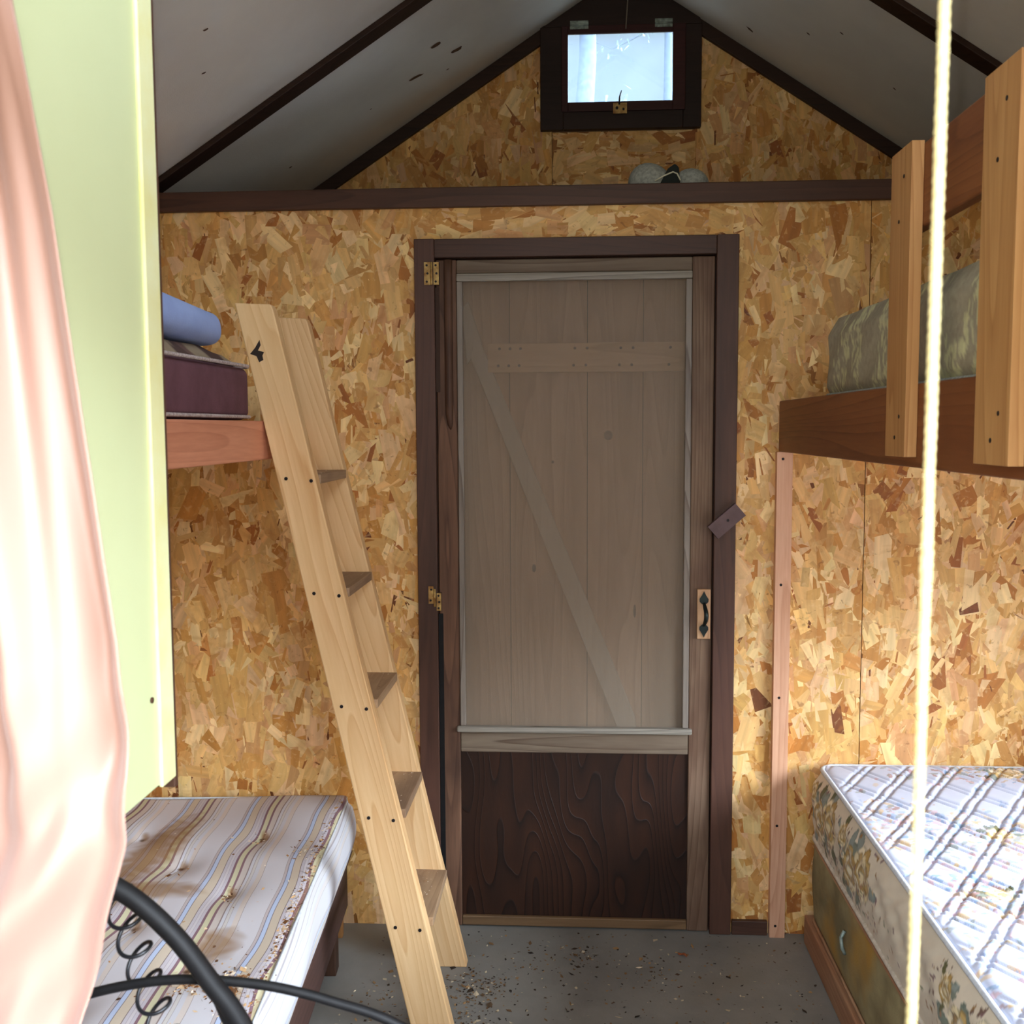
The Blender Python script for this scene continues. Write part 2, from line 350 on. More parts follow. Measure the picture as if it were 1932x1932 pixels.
M['blackwire'] = mat('black_wire', srgb(28, 28, 32), 0.35, 0.3)[0]
M['frameb'] = wood('plum_brown_bed_rail', srgb(92, 66, 60), srgb(56, 38, 32), 'Y', ring=8, ringmix=0.25)
M['legd'] = wood('dark_bed_leg', srgb(70, 44, 28), srgb(40, 24, 16), 'Z', ring=8, ringmix=0.25)
M['legl'] = wood('light_wood_block', srgb(168, 118, 66), srgb(120, 78, 42), 'Z', ring=8, ringmix=0.25)
M['cap'] = noisy('grey_felt', srgb(176, 182, 176), srgb(142, 148, 142), 120, 0.95, 0.4)
M['capdark'] = mat('dark_green_lining', srgb(28, 36, 34), 0.9)[0]
M['capwhite'] = mat('cream_binding', srgb(214, 214, 190), 0.8)[0]
M['cord'] = mat('grey_string', srgb(120, 108, 92), 0.8)[0]
M['bark'] = noisy('tree_bark', srgb(92, 102, 122), srgb(70, 80, 98), 30, 0.9, 0.4)
M['leafm'] = noisy('tree_needles', srgb(150, 176, 176), srgb(120, 150, 150), 30, 0.9)
M['boxspring'] = noisy('stained_damask', srgb(164, 150, 108), srgb(118, 106, 74), 5, 0.85, 0.3, stretch=(1, 1, 1.4), bscale=200, c3=srgb(170, 132, 62), s3=3.5)
M['baseboard'] = wood('pinkish_bed_base', srgb(190, 150, 116), srgb(124, 86, 58), 'Y', ring=10, ringmix=0.4, stain=srgb(150, 96, 66), stain_amt=0.7)
M['exterior'] = mat('siding', srgb(120, 90, 60), 0.8)[0]

# satin curtain
m_, t, b = mat('pink_satin', srgb(150, 116, 102), 0.45, 0, 0.5)
b.inputs['Sheen Weight'].default_value = 0.15; M['satin'] = m_
tcn = N(t, 'ShaderNodeTexCoord'); wv = N(t, 'ShaderNodeTexNoise'); wv.inputs['Scale'].default_value = 900; t.links.new(tcn.outputs['Object'], wv.inputs['Vector'])
bp = N(t, 'ShaderNodeBump'); bp.inputs['Strength'].default_value = 0.08; bp.inputs['Distance'].default_value = 0.0005
t.links.new(wv.outputs['Fac'], bp.inputs['Height']); t.links.new(bp.outputs[0], b.inputs['Normal'])

# insect screen: fine wires with gaps
m_ = bpy.data.materials.new('insect_screen'); m_.use_nodes = True; t = m_.node_tree; t.nodes.clear()
o_ = N(t, 'ShaderNodeOutputMaterial'); mxs = N(t, 'ShaderNodeMixShader'); tr = N(t, 'ShaderNodeBsdfTransparent'); df = N(t, 'ShaderNodeBsdfDiffuse')
df.inputs['Color'].default_value = srgb(166, 152, 134)
mxs.inputs[0].default_value = 0.30
t.links.new(tr.outputs[0], mxs.inputs[1]); t.links.new(df.outputs[0], mxs.inputs[2]); t.links.new(mxs.outputs[0], o_.inputs['Surface'])
M['screen'] = m_
# gable pane; its translucent share imitates the haze of overexposure
m_ = bpy.data.materials.new('haze_glass'); m_.use_nodes = True; t = m_.node_tree; t.nodes.clear()
o_ = N(t, 'ShaderNodeOutputMaterial'); m1 = N(t, 'ShaderNodeMixShader'); tr = N(t, 'ShaderNodeBsdfTransparent'); tl = N(t, 'ShaderNodeBsdfTranslucent')
tl.inputs['Color'].default_value = (0.62, 0.80, 1.0, 1); tr.inputs['Color'].default_value = (0.9, 0.97, 1, 1)
m2 = N(t, 'ShaderNodeMixShader'); gl = N(t, 'ShaderNodeBsdfGlossy'); gl.inputs['Roughness'].default_value = 0.05
m1.inputs[0].default_value = 0.12; m2.inputs[0].default_value = 0.05
t.links.new(tr.outputs[0], m1.inputs[1]); t.links.new(tl.outputs[0], m1.inputs[2]); t.links.new(m1.outputs[0], m2.inputs[1]); t.links.new(gl.outputs[0], m2.inputs[2])
t.links.new(m2.outputs[0], o_.inputs['Surface']); M['glass'] = m_

# ------------------------------------------------------------------ OSB wall panels built of real overlapping strands
PAL = np.array([srgb(*c)[:3] for c in [(236, 202, 148), (223, 179, 118), (212, 164, 100), (204, 150, 85), (194, 136, 70), (178, 115, 54), (158, 95, 46), (114, 64, 32), (224, 181, 134), (210, 158, 107)]])
PAL[:, 2] *= .92
PW = np.array([0.14, 0.21, 0.19, 0.13, 0.08, 0.04, 0.015, 0.005, 0.12, 0.07]); PW /= PW.sum()
def osb(name, panels, to3d, normal, origin, density=3400, seed=1, thick=None, holes=None):
    """panels: list of (u0,u1,v0,v1,main_angle); flakes clamped to their panel, so seams stay crisp"""
    rng = np.random.default_rng(seed)
    V = []; F = []; COL = []; UV = []
    nrm = np.array(normal, float)
    for (u0, u1, v0, v1, ang) in panels:
        # backing board with real thickness
        b0 = sum(len(a) for a in V)
        uv4 = [(u0, v0), (u1, v0), (u1, v1), (u0, v1)]
        fr = np.array([to3d(u, v) for u, v in uv4]); bk = fr - nrm * 0.011
        V.append(np.vstack([fr, bk]))
        for f in [(0, 1, 2, 3), (7, 6, 5, 4), (0, 4, 5, 1), (1, 5, 6, 2), (2, 6, 7, 3), (3, 7, 4, 0)]:
            F.append([b0 + i for i in f]); COL.append(PAL[5] * 0.7); UV.append([(0, 0), (1, 0), (1, 1), (0, 1)])
        n = int(density * (u1 - u0) * (v1 - v0))
        kind = rng.random(n)
        wd = np.where(kind < 0.38, rng.uniform(.026, .060, n), np.where(kind < 0.74, rng.uniform(.014, .034, n), rng.uniform(.0025, .010, n)))
        ln = np.where(kind < 0.38, rng.uniform(.045, .120, n), np.where(kind < 0.74, rng.uniform(.030, .085, n), rng.uniform(.015, .055, n)))
        th = ang + rng.normal(0, 0.33, n) + np.where(rng.random(n) < 0.14, rng.uniform(-1.2, 1.2, n), 0)
        cu = rng.uniform(u0, u1, n); cv = rng.uniform(v0, v1, n)
        ci = rng.choice(len(PAL), n, p=PW)
        small = kind >= 0.74
        ci = np.where(small & (rng.random(n) < 0.35), rng.choice([0, 0, 5, 4, 6, 7], n), ci)
        rank = np.arange(n) / n * 0.0016
        for i in range(n):
            a, l = wd[i] / 2, ln[i] / 2
            j = rng.normal(0, 1, 8)
            k = min(a, 0.010)
            if rng.random() < 0.3:      # torn, pointed end
                pts = [(-a, -l + j[0] * k), (a, -l + j[1] * k), (a + j[2] * k * .3, l * .6), (j[3] * k, l), (-a + j[4] * k * .3, l * .7 + j[5] * k)]
            elif rng.random() < 0.3:
                pts = [(-a, -l + j[0] * k), (0, -l - abs(j[6]) * k * .6), (a, -l + j[1] * k * .6), (a + j[2] * k * .3, l + j[3] * k), (j[7] * k * .3, l - abs(j[4]) * k * .8), (-a, l + j[5] * k)]
            else:
                pts = [(-a, -l + j[0] * k * .5), (a, -l + j[1] * k * .5), (a + j[2] * k * .2, l + j[3] * k * .5), (-a + j[4] * k * .2, l + j[5] * k * .5)]
            c, s_ = math.cos(th[i]), math.sin(th[i])
            b0 = len_tot[0] if False else None
            P = []; tl1, tl2 = rng.normal(0, 0.010, 2)
            for (x, y) in pts:
                uu = min(max(cu[i] + x * c - y * s_, u0), u1); vv = min(max(cv[i] + x * s_ + y * c, v0), v1)
                P.append(np.array(to3d(uu, vv)) + nrm * (0.0009 + rank[i] + max(-.0006, min(.0006, x * tl1 + y * tl2 * .5))))
            V.append(np.array(P))
            F.append(len(pts)); sh = rng.normal(1, .07)
            COL.append(PAL[ci[i]] * np.array([sh, sh * rng.normal(1, .02), sh * rng.normal(1, .05)]))
            ox, oy = rng.uniform(0, 50, 2); UV.append([(x + ox, y + oy) for x, y in pts])
    # assemble
    verts = np.vstack(V) - np.array(origin)
    faces = []; cnt = 0; vi = 0
    for a in V:
        pass
    faces = []; fi = 0; start = 0
    for a in V:
        if len(a) == 8 and isinstance(F[fi], list):
            for q in range(6): faces.append(F[fi]); fi += 1
        else:
            faces.append(list(range(start, start + len(a)))); fi += 1
        start += len(a)
    me = bpy.data.meshes.new(name); me.from_pydata(verts.tolist(), [], faces)
    me.materials.append(M['osb'])
    col = me.color_attributes.new('Col', 'FLOAT_COLOR', 'CORNER')
    uvl = me.uv_layers.new(name='UV')
    cc = []; uu = []
    for f, c_, uv_ in zip(faces, COL, UV):
        for q in range(len(f)):
            cc += [c_[0], c_[1], c_[2], 1.0]; uu += [uv_[q][0], uv_[q][1]]
    col.data.foreach_set('color', np.clip(cc, 0, 1)); uvl.data.foreach_set('uv', uu)
    me.update()
    o = bpy.data.objects.new(name, me); C.objects.link(o); o.location = origin; WL[o] = Vector(origin)
    return struct(o)
len_tot = [0]

YW, YG, YF = 2.89, 3.754, 0.36          # partition wall, gable wall, front (window) wall
XL, XR, XRG = -1.40, 1.76, 0.18
def zc(x): return 3.05 - 0.65 * abs(x - XRG)     # ceiling surface
VT = 0.0
wb = osb('wall_back', [(XL, -.41, 0, 2.09, VT), (-.435, .437, 1.955, 2.09, math.pi / 2), (.41, .806, 0, 2.09, VT + .1), (.808, XR, 0, 2.09, VT - .1)],
         lambda u, v: (u, YW, v), (0, -1, 0), (XRG, YW, 0), seed=3)
wg = osb('wall_gable', [(-1.3, -.077, 1.9, 2.85, VT), (-.075, .43, 1.9, 2.507, math.pi / 2), (.43, XR - .1, 1.9, 2.85, VT), (-.05, .42, 2.85, 3.03, math.pi / 2)],
         lambda u, v: (u, YG, min(v, zc(u) + .03)), (0, -1, 0), (XRG, YG, 0), density=3000, seed=9)
wl = osb('wall_left', [(YF, 1.6, 0, 2.02, 0), (1.602, YG, 0, 2.02, 0)], lambda u, v: (XL, u, v), (1, 0, 0), (XL, 2, 0), density=1500, seed=5)
wr = osb('wall_right', [(YF, .8, 0, 2.02, 0), (.8, 2.1, 0, .70, 0), (.8, 2.1, 1.36, 2.02, 0), (2.1, YG, 0, 2.02, 0)], lambda u, v: (XR, u, v), (-1, 0, 0), (XR, 2, 0), density=1500, seed=6)

# lower gable wall behind the plank door (porch side is closed off)
b = MB(); b.box(XL, XR, YG, YG + .02, 0, 1.92); struct(b.build('wall_porch', M['exterior']))
b = MB(); b.box(XL, -.05, YG + .0125, YG + .03, 1.92, 3.06); b.box(.40, XR, YG + .0125, YG + .03, 1.92, 3.06); b.box(-.05, .40, YG + .0125, YG + .03, 1.92, 2.58); b.box(-.05, .40, YG + .0125, YG + .03, 2.86, 3.06)
struct(b.build('wall_sheathing', M['exterior']))
# front wall with the open window the photo is taken through
b = MB()
wx0, wx1, wz0, wz1 = -.62, .58, .90, 1.80
b.box(XL, wx0, YF - .05, YF, 0, 2.03); b.box(wx1, XR, YF - .05, YF, 0, 2.03); b.box(wx0, wx1, YF - .05, YF, 0, wz0)
b.prism([(wx0, wz1), (wx1, wz1), (wx1, 2.03), (XR, 2.03), (1.44, 2.24), (-1.08, 2.24), (XL, 2.03), (wx0, 2.03)], YF - .05, YF, 'y')
b.prism([(-.26, 2.24), (-.26, 2.774), (-1.08, 2.24)], YF - .05, YF, 'y'); b.prism([(.62, 2.24), (1.44, 2.24), (.62, 2.774)], YF - .05, YF, 'y')
b.prism([(-.26, 2.70), (.62, 2.70), (.62, 2.774), (XRG, 3.06), (-.26, 2.774)], YF - .05, YF, 'y')  # closes the wall above the unseen opening added to brighten the ceiling
struct(b.build('wall_front', M['exterior'], fix=True))

# floor
b = MB(); b.box(XL - .02, XR + .02, YF - .05, YG + .02, -.04, 0); struct(b.build('floor', M['floor'], origin=(0, 2, 0)))

# ceiling: two slopes with brown drips and specks as flat marks
b = MB()
for sgn in (-1, 1):
    xe = XL - .03 if sgn < 0 else XR + .03
    p = [(XRG, 3.05), (xe, zc(xe)), (xe, zc(xe) + .02), (XRG, 3.07)]
    b.prism(p, YF - .05, YG + .02, 'y', 0)
def cmark(x, y, a, bb, ang, seed):
    rng = random.Random(seed); sg = -1 if x < XRG else 1
    vs = []; n = 12
    for k in range(n):
        th = 2 * math.pi * k / n; r_ = rng.uniform(.75, 1.15)
        dx, dy = math.cos(th) * a * r_, math.sin(th) * bb * r_
        X = x + dx * math.cos(ang) - dy * math.sin(ang); Y = y + dx * math.sin(ang) + dy * math.cos(ang)
        vs.append((X, Y, zc(X) - .0012))
    b.add(vs, [tuple(range(n))], 1)
for k, (x, y, a, bb) in enumerate([(-.430, 3.292, .016, .013), (-.379, 3.427, .020, .013), (-.512, 3.417, .024, .010), (-.849, 2.405, .007, .004), (-.913, 2.566, .006, .004), (-.936, 3.427, .006, .004),
                                (-.421, 3.526, .005, .004), (-.662, 3.417, .004, .003), (.589, 3.588, .014, .006), (.736, 3.378, .007, .004), (.808, 3.253, .006, .004), (1.005, 3.376, .007, .003), (.62, 3.0, .003, .003)]):
    cmark(x, y, a, bb, .5, k)
struct(b.build('ceiling', [M['ceil'], M['ceilstain']], origin=(XRG, 2, 2), fix=False))

# ceiling battens over the board joints, gable edge trim
def slope_batten(name, y0, y1, th, x_top=XRG, lo_l=XL, lo_r=XR):
    k = 1
    for sgn in (-1, 1):
        xe = lo_l if sgn < 0 else lo_r
        bb_ = MB(); bb_.prism([(XRG, 3.049), (xe, zc(xe) - .001), (xe, zc(xe) - th), (XRG, 3.049 - th)], y0, y1, 'y')
        o = struct(bb_.build(name, M['batten'], bevel=.002)); o.name = f'{name}'
slope_batten('trim_1', 2.895, 2.965, .020)
slope_batten('trim_1', 2.06, 2.13, .020)
slope_batten('trim_1', 1.22, 1.29, .020)
slope_batten('trim_2', YG - .022, YG - .0035, .052)

# tie beam with the ledge behind it
b = MB(); b.box(XL, XR, 2.872, 2.90, 2.068, 2.122); struct(b.build('trim_3', M['trimx'], bevel=.003))
b = MB(); b.box(XL, XR, 2.902, 3.20, 2.100, 2.120); struct(b.build('trim_4', M['trimx'], bevel=.002))
# door casing
b = MB(); b.box(-.442, -.386, 2.868, 2.887, .002, 1.982); struct(b.build('trim_5', M['trim'], bevel=.002))
b = MB(); b.box(.391, .451, 2.868, 2.887, .002, 1.982); struct(b.build('trim_6', M['trim'], bevel=.002))
b = MB(); b.box(-.3855, .3905, 2.868, 2.887, 1.930, 1.981); struct(b.build('trim_7', M['trimx'], bevel=.002))
# baseboard stub right of the door
b = MB(); b.box(.455, .556, 2.872, 2.887, 0, .042); struct(b.build('baseboard_back', M['trimx'], bevel=.002))
# door jamb inside the wall opening
b = MB(); b.box(-.42, -.387, 2.90, 3.04, 0, 1.95); b.box(.392, .42, 2.90, 3.04, 0, 1.95); b.box(-.387, .392, 2.90, 3.04, 1.932, 1.95)
struct(b.build('trim_8', M['trim']))

# ------------------------------------------------------------------ screen door
D = sthing('door_1', (0, 2.90, 0))
y0, y1 = 2.882, 2.908
def part(name, mb, mt, parent, bevel=.0, origin=None): return mb.build(name, mt, parent, origin=origin, bevel=bevel)
def bx(*a): return MB().box(*a)
part('stile', bx(-.383, -.326, y0, y1, .004, 1.926), M['doorbrown'], D, .003)
part('stile', bx(.327, .388, y0, y1, .004, 1.926), M['doorwood'], D, .003)
part('top_rail', bx(-.3255, .3265, y0, y1, 1.888, 1.925), M['doorwoodx'], D, .003)
part('middle_rail', bx(-.3255, .3265, y0 + .002, y1, .525, .584), M['doorwoodx'], D, .003)
part('bottom_rail', bx(-.3255, .3265, y0, y1, .006, .034), M['olive'], D, .003)
part('kick_panel', bx(-.3255, .3265, y0 + .010, y1 - .004, .0345, .5245), M['plyw'], D)
part('screen', bx(-.3255, .3265, 2.897, 2.8975, .600, 1.888), M['screen'], D)
for (a, c, z0_, z1_) in ((-.325, -.309, .604, 1.8655), (.309, .326, .604, 1.8655)):
    part('screen_moulding', bx(a, c, y0 - .006, y0 + .010, z0_, z1_), M['greymould'], D, .003)
part('screen_moulding', bx(-.3255, .3265, y0 - .006, y0 + .010, 1.866, 1.887), M['greymouldx'], D, .003)
part('screen_moulding', bx(-.335, .336, y0 - .012, y0 + .010, .586, .603), M['greymouldx'], D, .004)
# rounded strip down the hinge stile, ending in a taper
pts = [(-.349, y0 - .001, z) for z in np.linspace(1.925, 1.50, 12)] + [(-.347, y0, 1.47), (-.345, y0 + .003, 1.455)]
part('rounded_strip', MB().tube(pts, [.012] * 11 + [.011, .008, .003], 12), M['doorbrown'], D)
part('weather_strip_gap_shade', bx(-.385, -.372, y0 - .005, y0 + .002, .01, .93), M['blackmetal'], D)
part('weather_strip_gap_shade', bx(-.385, -.374, y0 - .003, y0 + .002, 1.56, 1.85), M['legd'], D)  # upper strip: dark colour painted in for the shaded gap beside the stile

def hinge(x, z, hh, parent, lw, rw, ldz=0.0, rdz=0.0, mt='brass', nL=3, nR=3):
    hb = MB(); yy = 2.866
    hb.box(x - lw, x - .004, yy - .0025, yy, z - hh / 2 + ldz, z + hh / 2 + ldz)
    hb.box(x + .005, x + .005 + rw, yy - .0025, yy, z - hh / 2 + rdz, z + hh / 2 + rdz)
    hb.tube([(x, yy - .004, z - hh / 2), (x, yy - .004, z + hh / 2)], .0032, 10)
    for (cx, n, dz) in ((x - lw / 2 - .002, nL, ldz), (x + .005 + rw / 2, nR, rdz)):
        for k in range(n):
            zz = z + dz + (k - (n - 1) / 2) * hh * (.36 if n == 3 else .62)
            hb.disc((cx + (.001 if k % 2 else -.001), yy - .0024, zz), .0032, 'y', -.0012, 10, 1)
    return hb.build('hinge', [M[mt], M['screw']], parent)
hinge(-.3925, 1.8865, .062, D, .021, .015)
hinge(-.3935, .9785, .050, D, .018, .013, ldz=.008, rdz=-.012, nL=2)
# small packers so the door side leaves bear on the stile
part('hinge_packer', bx(-.3885, -.373, 2.8662, y0, 1.856, 1.917), M['doorbrown'], D)
part('hinge_packer', bx(-.3885, -.376, 2.8662, y0, .942, .992), M['doorbrown'], D)

# handle: block, two spear ends, bowed grip
hb = part('handle_block', bx(.347, .384, y0 - .012, y0, .864, 1.005), M['block'], D, .002)
gh = MB(); yb = y0 - .0125
def spear(cx, cz, up):
    s_ = 1 if up else -1
    return [(cx, cz + .026 * s_), (cx + .006, cz + .014 * s_), (cx + .0125, cz + .004 * s_), (cx + .012, cz - .004 * s_), (cx + .006, cz - .010 * s_), (cx, cz - .012 * s_),
            (cx - .006, cz - .010 * s_), (cx - .012, cz - .004 * s_), (cx - .0125, cz + .004 * s_), (cx - .006, cz + .014 * s_)]
gh.prism(spear(.3655, .974, True), yb, yb - .003, 'y'); gh.prism(spear(.3655, .895, False), yb, yb - .003, 'y')
gp = []
for k in range(15):
    u = k / 14; gp.append((.3655 + .003 * math.sin(math.pi * u), yb - .003 - .028 * math.sin(math.pi * u), .965 - u * .061))
gh.tube(gp, [.0045 + .002 * math.sin(math.pi * k / 14) for k in range(15)], 10)
o = gh.build('handle', M['iron'], D)

# ------------------------------------------------------------------ plank door behind the screen
D2 = sthing('door_2', (0, 2.97, 0))
ypd = 2.968
b = MB(); xs = [-.385, -.184, .040, .199, .390]
for k in range(4): b.box(xs[k] + .0012, xs[k + 1] - .0012, ypd, ypd + .02, .01, 1.93, 0)
b.box(-.385, .39, ypd + .012, ypd + .022, .01, 1.93, 1)
# knots
def knot(x, z, rx_, rz_):
    n = 14; vs = [(x + math.cos(2 * math.pi * k / n) * rx_, ypd - .0006, z + math.sin(2 * math.pi * k / n) * rz_) for k in range(n)]
    b.add(vs, [tuple(range(n))], 2)
M['knot'] = noisy('wood_knot', srgb(96, 78, 70), srgb(70, 54, 48), 60, 0.7)
knot(.100, 1.436, .013, .014); knot(.178, .925, .004, .02); knot(-.115, 1.05, .006, .012); knot(-.06, 1.36, .004, .004)
b.build('planks', [M['plank'], M['seam'], M['knot']], D2, fix=False)
b = MB(); b.box(-.244, .33, ypd - .020, ypd - .0005, 1.617, 1.699, 0)
for cx in (-.215, -.185, -.155, .0, .035, .13, .165, .27):
    for cz in (1.636, 1.684): b.disc((cx + (.004 if cz > 1.65 else 0), ypd - .0203, cz), .0042, 'y', -.0012, 8, 1)
b.build('rail', [M['plankrail'], M['screw']], D2, bevel=.002)
b = MB(); b.prism([(-.294, 1.66), (-.285, 1.72), (-.264, 1.70), (.180, .615), (.19, .50), (.160, .50)], ypd - .019, ypd - .0005, 'y')
b.prism([(-.320, 1.80), (-.30, 1.82), (-.262, 1.70), (-.305, 1.64)], ypd - .0185, ypd - .001, 'y')
b.build('brace', M['brace'], D2, bevel=.002)

# turn button on the casing
b = MB(); c = Vector((.4255, 0, 1.2015)); u = Vector((.064, 0, .056)).normalized(); v = Vector((-u.z, 0, u.x))
pl = [c + u * a + v * d for a, d in ((-.053, -.022), (.046, -.022), (.046, .022), (-.053, .022))]
b.prism([(p.x, p.z) for p in pl], 2.846, 2.867, 'y', 0); b.disc((c.x, 2.8465, c.z), .004, 'y', -.0015, 10, 1)
tag(b.build('turn_button', [M['button'], M['screw']], origin=(c.x, 2.867, c.z)), 'plum brown wooden turn button screwed at a tilt on the right door casing', 'door latch')

# ------------------------------------------------------------------ gable window
W = sthing('window_1', (.165, 3.74, 2.5))
def wf(name, mb, mt, bevel=.002): return mb.build(name, mt, W, bevel=bevel)
ywf = YG - .030
b = MB(); b.box(-.117, -.036, ywf, YG - .004, 2.509, 2.86); b.box(.384, .447, ywf, YG - .004, 2.509, 2.86); b.box(-.0355, .3835, ywf, YG - .004, 2.509, 2.572)
b.prism([(-.117, 2.8605), (.447, 2.8605), (.20 + .24, 2.879), (.32, 2.957), (.045, 2.957), (-.10, 2.866)], ywf, YG - .004, 'y')
b.box(-.0425, .3905, ywf, YG - .004, 2.873, 2.8603) if False else None
wf('frame', b, M['wframe'])
b = MB(); ys0 = YG - .040
ys1 = ywf - .0005; b.box(-.042, -.019, ys0, ys1, 2.567, 2.859); b.box(.346, .390, ys0, ys1, 2.567, 2.859); b.box(-.0195, .3465, ys0, ys1, 2.567, 2.599); b.box(-.0195, .3465, ys0, ys1, 2.830, 2.859)
sash = wf('sash', b, M['sash'])
wf('pane', MB().box(-.0188, .3458, YG - .036, YG - .033, 2.5995, 2.8295), M['glass'], 0)
for (a, c_) in ((-.012, .052), (.283, .344)):
    b = MB(); b.box(a, c_, ys0 - .003, ys0, 2.846, 2.858); b.box(a, c_, ys0 - .003, ys0, 2.861, 2.874); b.tube([(a, ys0 - .004, 2.8595), (c_, ys0 - .004, 2.8595)], .0035, 8)
    wf('hinge', b, M['steel'], 0)
b = MB(); b.box(.139, .187, ys0 - .004, ys0, 2.556, 2.592, 0); b.disc((.152, ys0 - .004, 2.574), .005, 'y', -.006, 10, 1); b.disc((.175, ys0 - .004, 2.570), .004, 'y', -.004, 10, 1)
b.tube([(.160, ys0 - .008, 2.585), (.161, ys0 - .010, 2.61), (.168, ys0 - .010, 2.632)], [.003, .003, .002], 8, 1)
wf('latch', b, [M['brass'], M['screw']], 0)
b = MB(); b.tube([(.19, 3.700, 3.04), (.188, 3.700, 2.94), (.183, 3.702, 2.862), (.182, 3.7125, 2.842)], .0022, 6)
tag(b.build('cord', M['cord'], origin=(.185, 3.70, 3.04)), 'thin grey string hanging down to the top of the small gable window', 'cord')

# hole in the gable wall behind the window: the osb panels leave it free (frame covers their edges)

# ------------------------------------------------------------------ trees outside the gable window
def tree(x, y, hh, r0, label, seed, lean=0.0):
    rng = random.Random(seed)
    T_ = thing('tree', label, 'tree', (x, y, -.3), 'trees outside the gable window')
    tp = [(x + lean * k / 12 + rng.uniform(-.03, .03), y + rng.uniform(-.03, .03), -.3 + hh * k / 12) for k in range(13)]
    MB().tube(tp, [r0 * (1 - .75 * k / 12) for k in range(13)], 12).build('trunk', M['bark'], T_)
    lf = MB()
    for q in range(16):
        k = rng.randint(4, 11); p = Vector(tp[k]); an = rng.uniform(0, 2 * math.pi); ln = rng.uniform(.6, 1.6) * (1.3 - k / 14)
        bp_ = [p + Vector((math.cos(an) * ln * u, math.sin(an) * ln * u, -.25 * ln * u + .35 * ln * math.sin(u * 2) * rng.uniform(.2, 1))) for u in (0, .25, .5, .75, 1)]
        if q < 16: MB().tube(bp_, [.016, .012, .009, .006, .003], 6).build('branch', M['bark'], T_)
        for s_ in range(60):
            c = bp_[rng.randint(1, 4)] + Vector((rng.gauss(0, .12), rng.gauss(0, .12), rng.gauss(-.05, .1)))
            d = Vector((rng.gauss(0, 1), rng.gauss(0, 1), rng.gauss(0, 1))).normalized(); e_ = d.cross(Vector((0, 0, 1))).normalized() * rng.uniform(.006, .014); d = d * rng.uniform(.03, .07)
            lf.add([c - e_, c + e_, c + d + e_ * .3, c + d - e_ * .3], [(0, 1, 2, 3)])
    lf.build('foliage', M['leafm'], T_, fix=False)
tree(.08, 7.4, 6.5, .12, 'tall conifer with a thick trunk at the left of the gable window view', 4)
tree(.95, 12.5, 8.6, .10, 'thinner conifer far off at the right of the gable window view', 11, .2)

# ------------------------------------------------------------------ cap on the ledge
capT = thing('cap', 'grey felt cap with dark lining lying on the beam above the door', 'cap', (.27, 3.0, 2.1205))
def blob(cx, cy, cz, rx_, ry_, rz_, n=24, m_=14, pw=1.0, tilt=0.0):
    vs = []; fs = []
    for i in range(m_ + 1):
        ph = math.pi * i / m_
        for j in range(n):
            th = 2 * math.pi * j / n
            x = math.sin(ph) * math.cos(th); y = math.sin(ph) * math.sin(th); z = math.cos(ph)
            z = max(z, -.25) if pw == 1 else z
            vs.append((cx + x * rx_ + z * tilt, cy + y * ry_, cz + z * rz_))
    for i in range(m_):
        for j in range(n):
            fs.append((i * n + j, i * n + (j + 1) % n, (i + 1) * n + (j + 1) % n, (i + 1) * n + j))
    return vs, fs
b = MB(); v_, f_ = blob(.222, 3.0, 2.1375, .066, .07, .068, tilt=-.012); b.add(v_, f_, 0, True); b.build('crown', M['cap'], capT)
b = MB(); v_, f_ = blob(.328, 3.0, 2.1345, .056, .06, .054, tilt=.004); b.add(v_, f_, 0, True); b.build('brim', M['cap'], capT)
b = MB(); b.prism([(.235, 2.124), (.262, 2.175), (.281, 2.188), (.292, 2.178), (.297, 2.124)], 2.930, 2.950, 'y'); b.build('lining', M['capdark'], capT, bevel=.004)
b = MB(); b.tube([(.226, 2.926, 2.140), (.25, 2.924, 2.153), (.275, 2.924, 2.163), (.287, 2.925, 2.158), (.296, 2.926, 2.140)], .0022, 8); b.build('binding', M['capwhite'], capT)

# ------------------------------------------------------------------ ladder leaning on the left bunk
LD = thing('ladder', 'pale pine ladder with broad side boards leaning on the left upper bunk', 'ladder', (-.39, 2.53, 0))
def xl(z): return -.389 + (-.779 + .389) * z / 1.745       # left edge of the side boards at height z
def stringer(ya, yb, mark=False):
    b = MB(); wd = .094
    zt = 1.745
    b.prism([(xl(0) + .0, 0.0), (xl(0) + wd + .006, 0.0), (xl(zt) + wd - .004, zt - .012), (xl(zt) + wd - .010, zt), (xl(zt), zt + .004)], ya, yb, 'y', 0)
    # turn into local frame so the grain follows the board
    ang = -math.atan2(.39, 1.745)
    org = Vector((xl(0) + wd / 2, (ya + yb) / 2, 0))
    Rm = Matrix.Rotation(ang, 3, 'Y')            # local z -> leans to -x
    if mark:
        y_ = ya - .0006
        b.add([(x, y_, z) for x, z in [(-.745, 1.632), (-.733, 1.646), (-.722, 1.664), (-.7195, 1.652), (-.726, 1.640), (-.712, 1.636), (-.716, 1.628), (-.714, 1.618), (-.724, 1.613), (-.730, 1.627)]], [tuple(range(10))], 1)
    inv = Rm.inverted()
    b.v = [tuple(inv @ (Vector(v) - org)) for v in b.v]
    o = b.build('side_board', [M['ladder'], M['seam']], None, origin=(0, 0, 0), bevel=.003, fix=False)
    # note: Rotation about Y by +ang sends local z to +x, so use the negative
    o.matrix_world = Matrix.Identity(4)
    o.parent = LD; o.location = org - loc_of(LD); o.rotation_euler = (0, ang, 0)
    WL[o] = org; return o, inv, org
near, inv, org = stringer(2.345, 2.383, True)
far, inv2, org2 = stringer(2.655, 2.693)
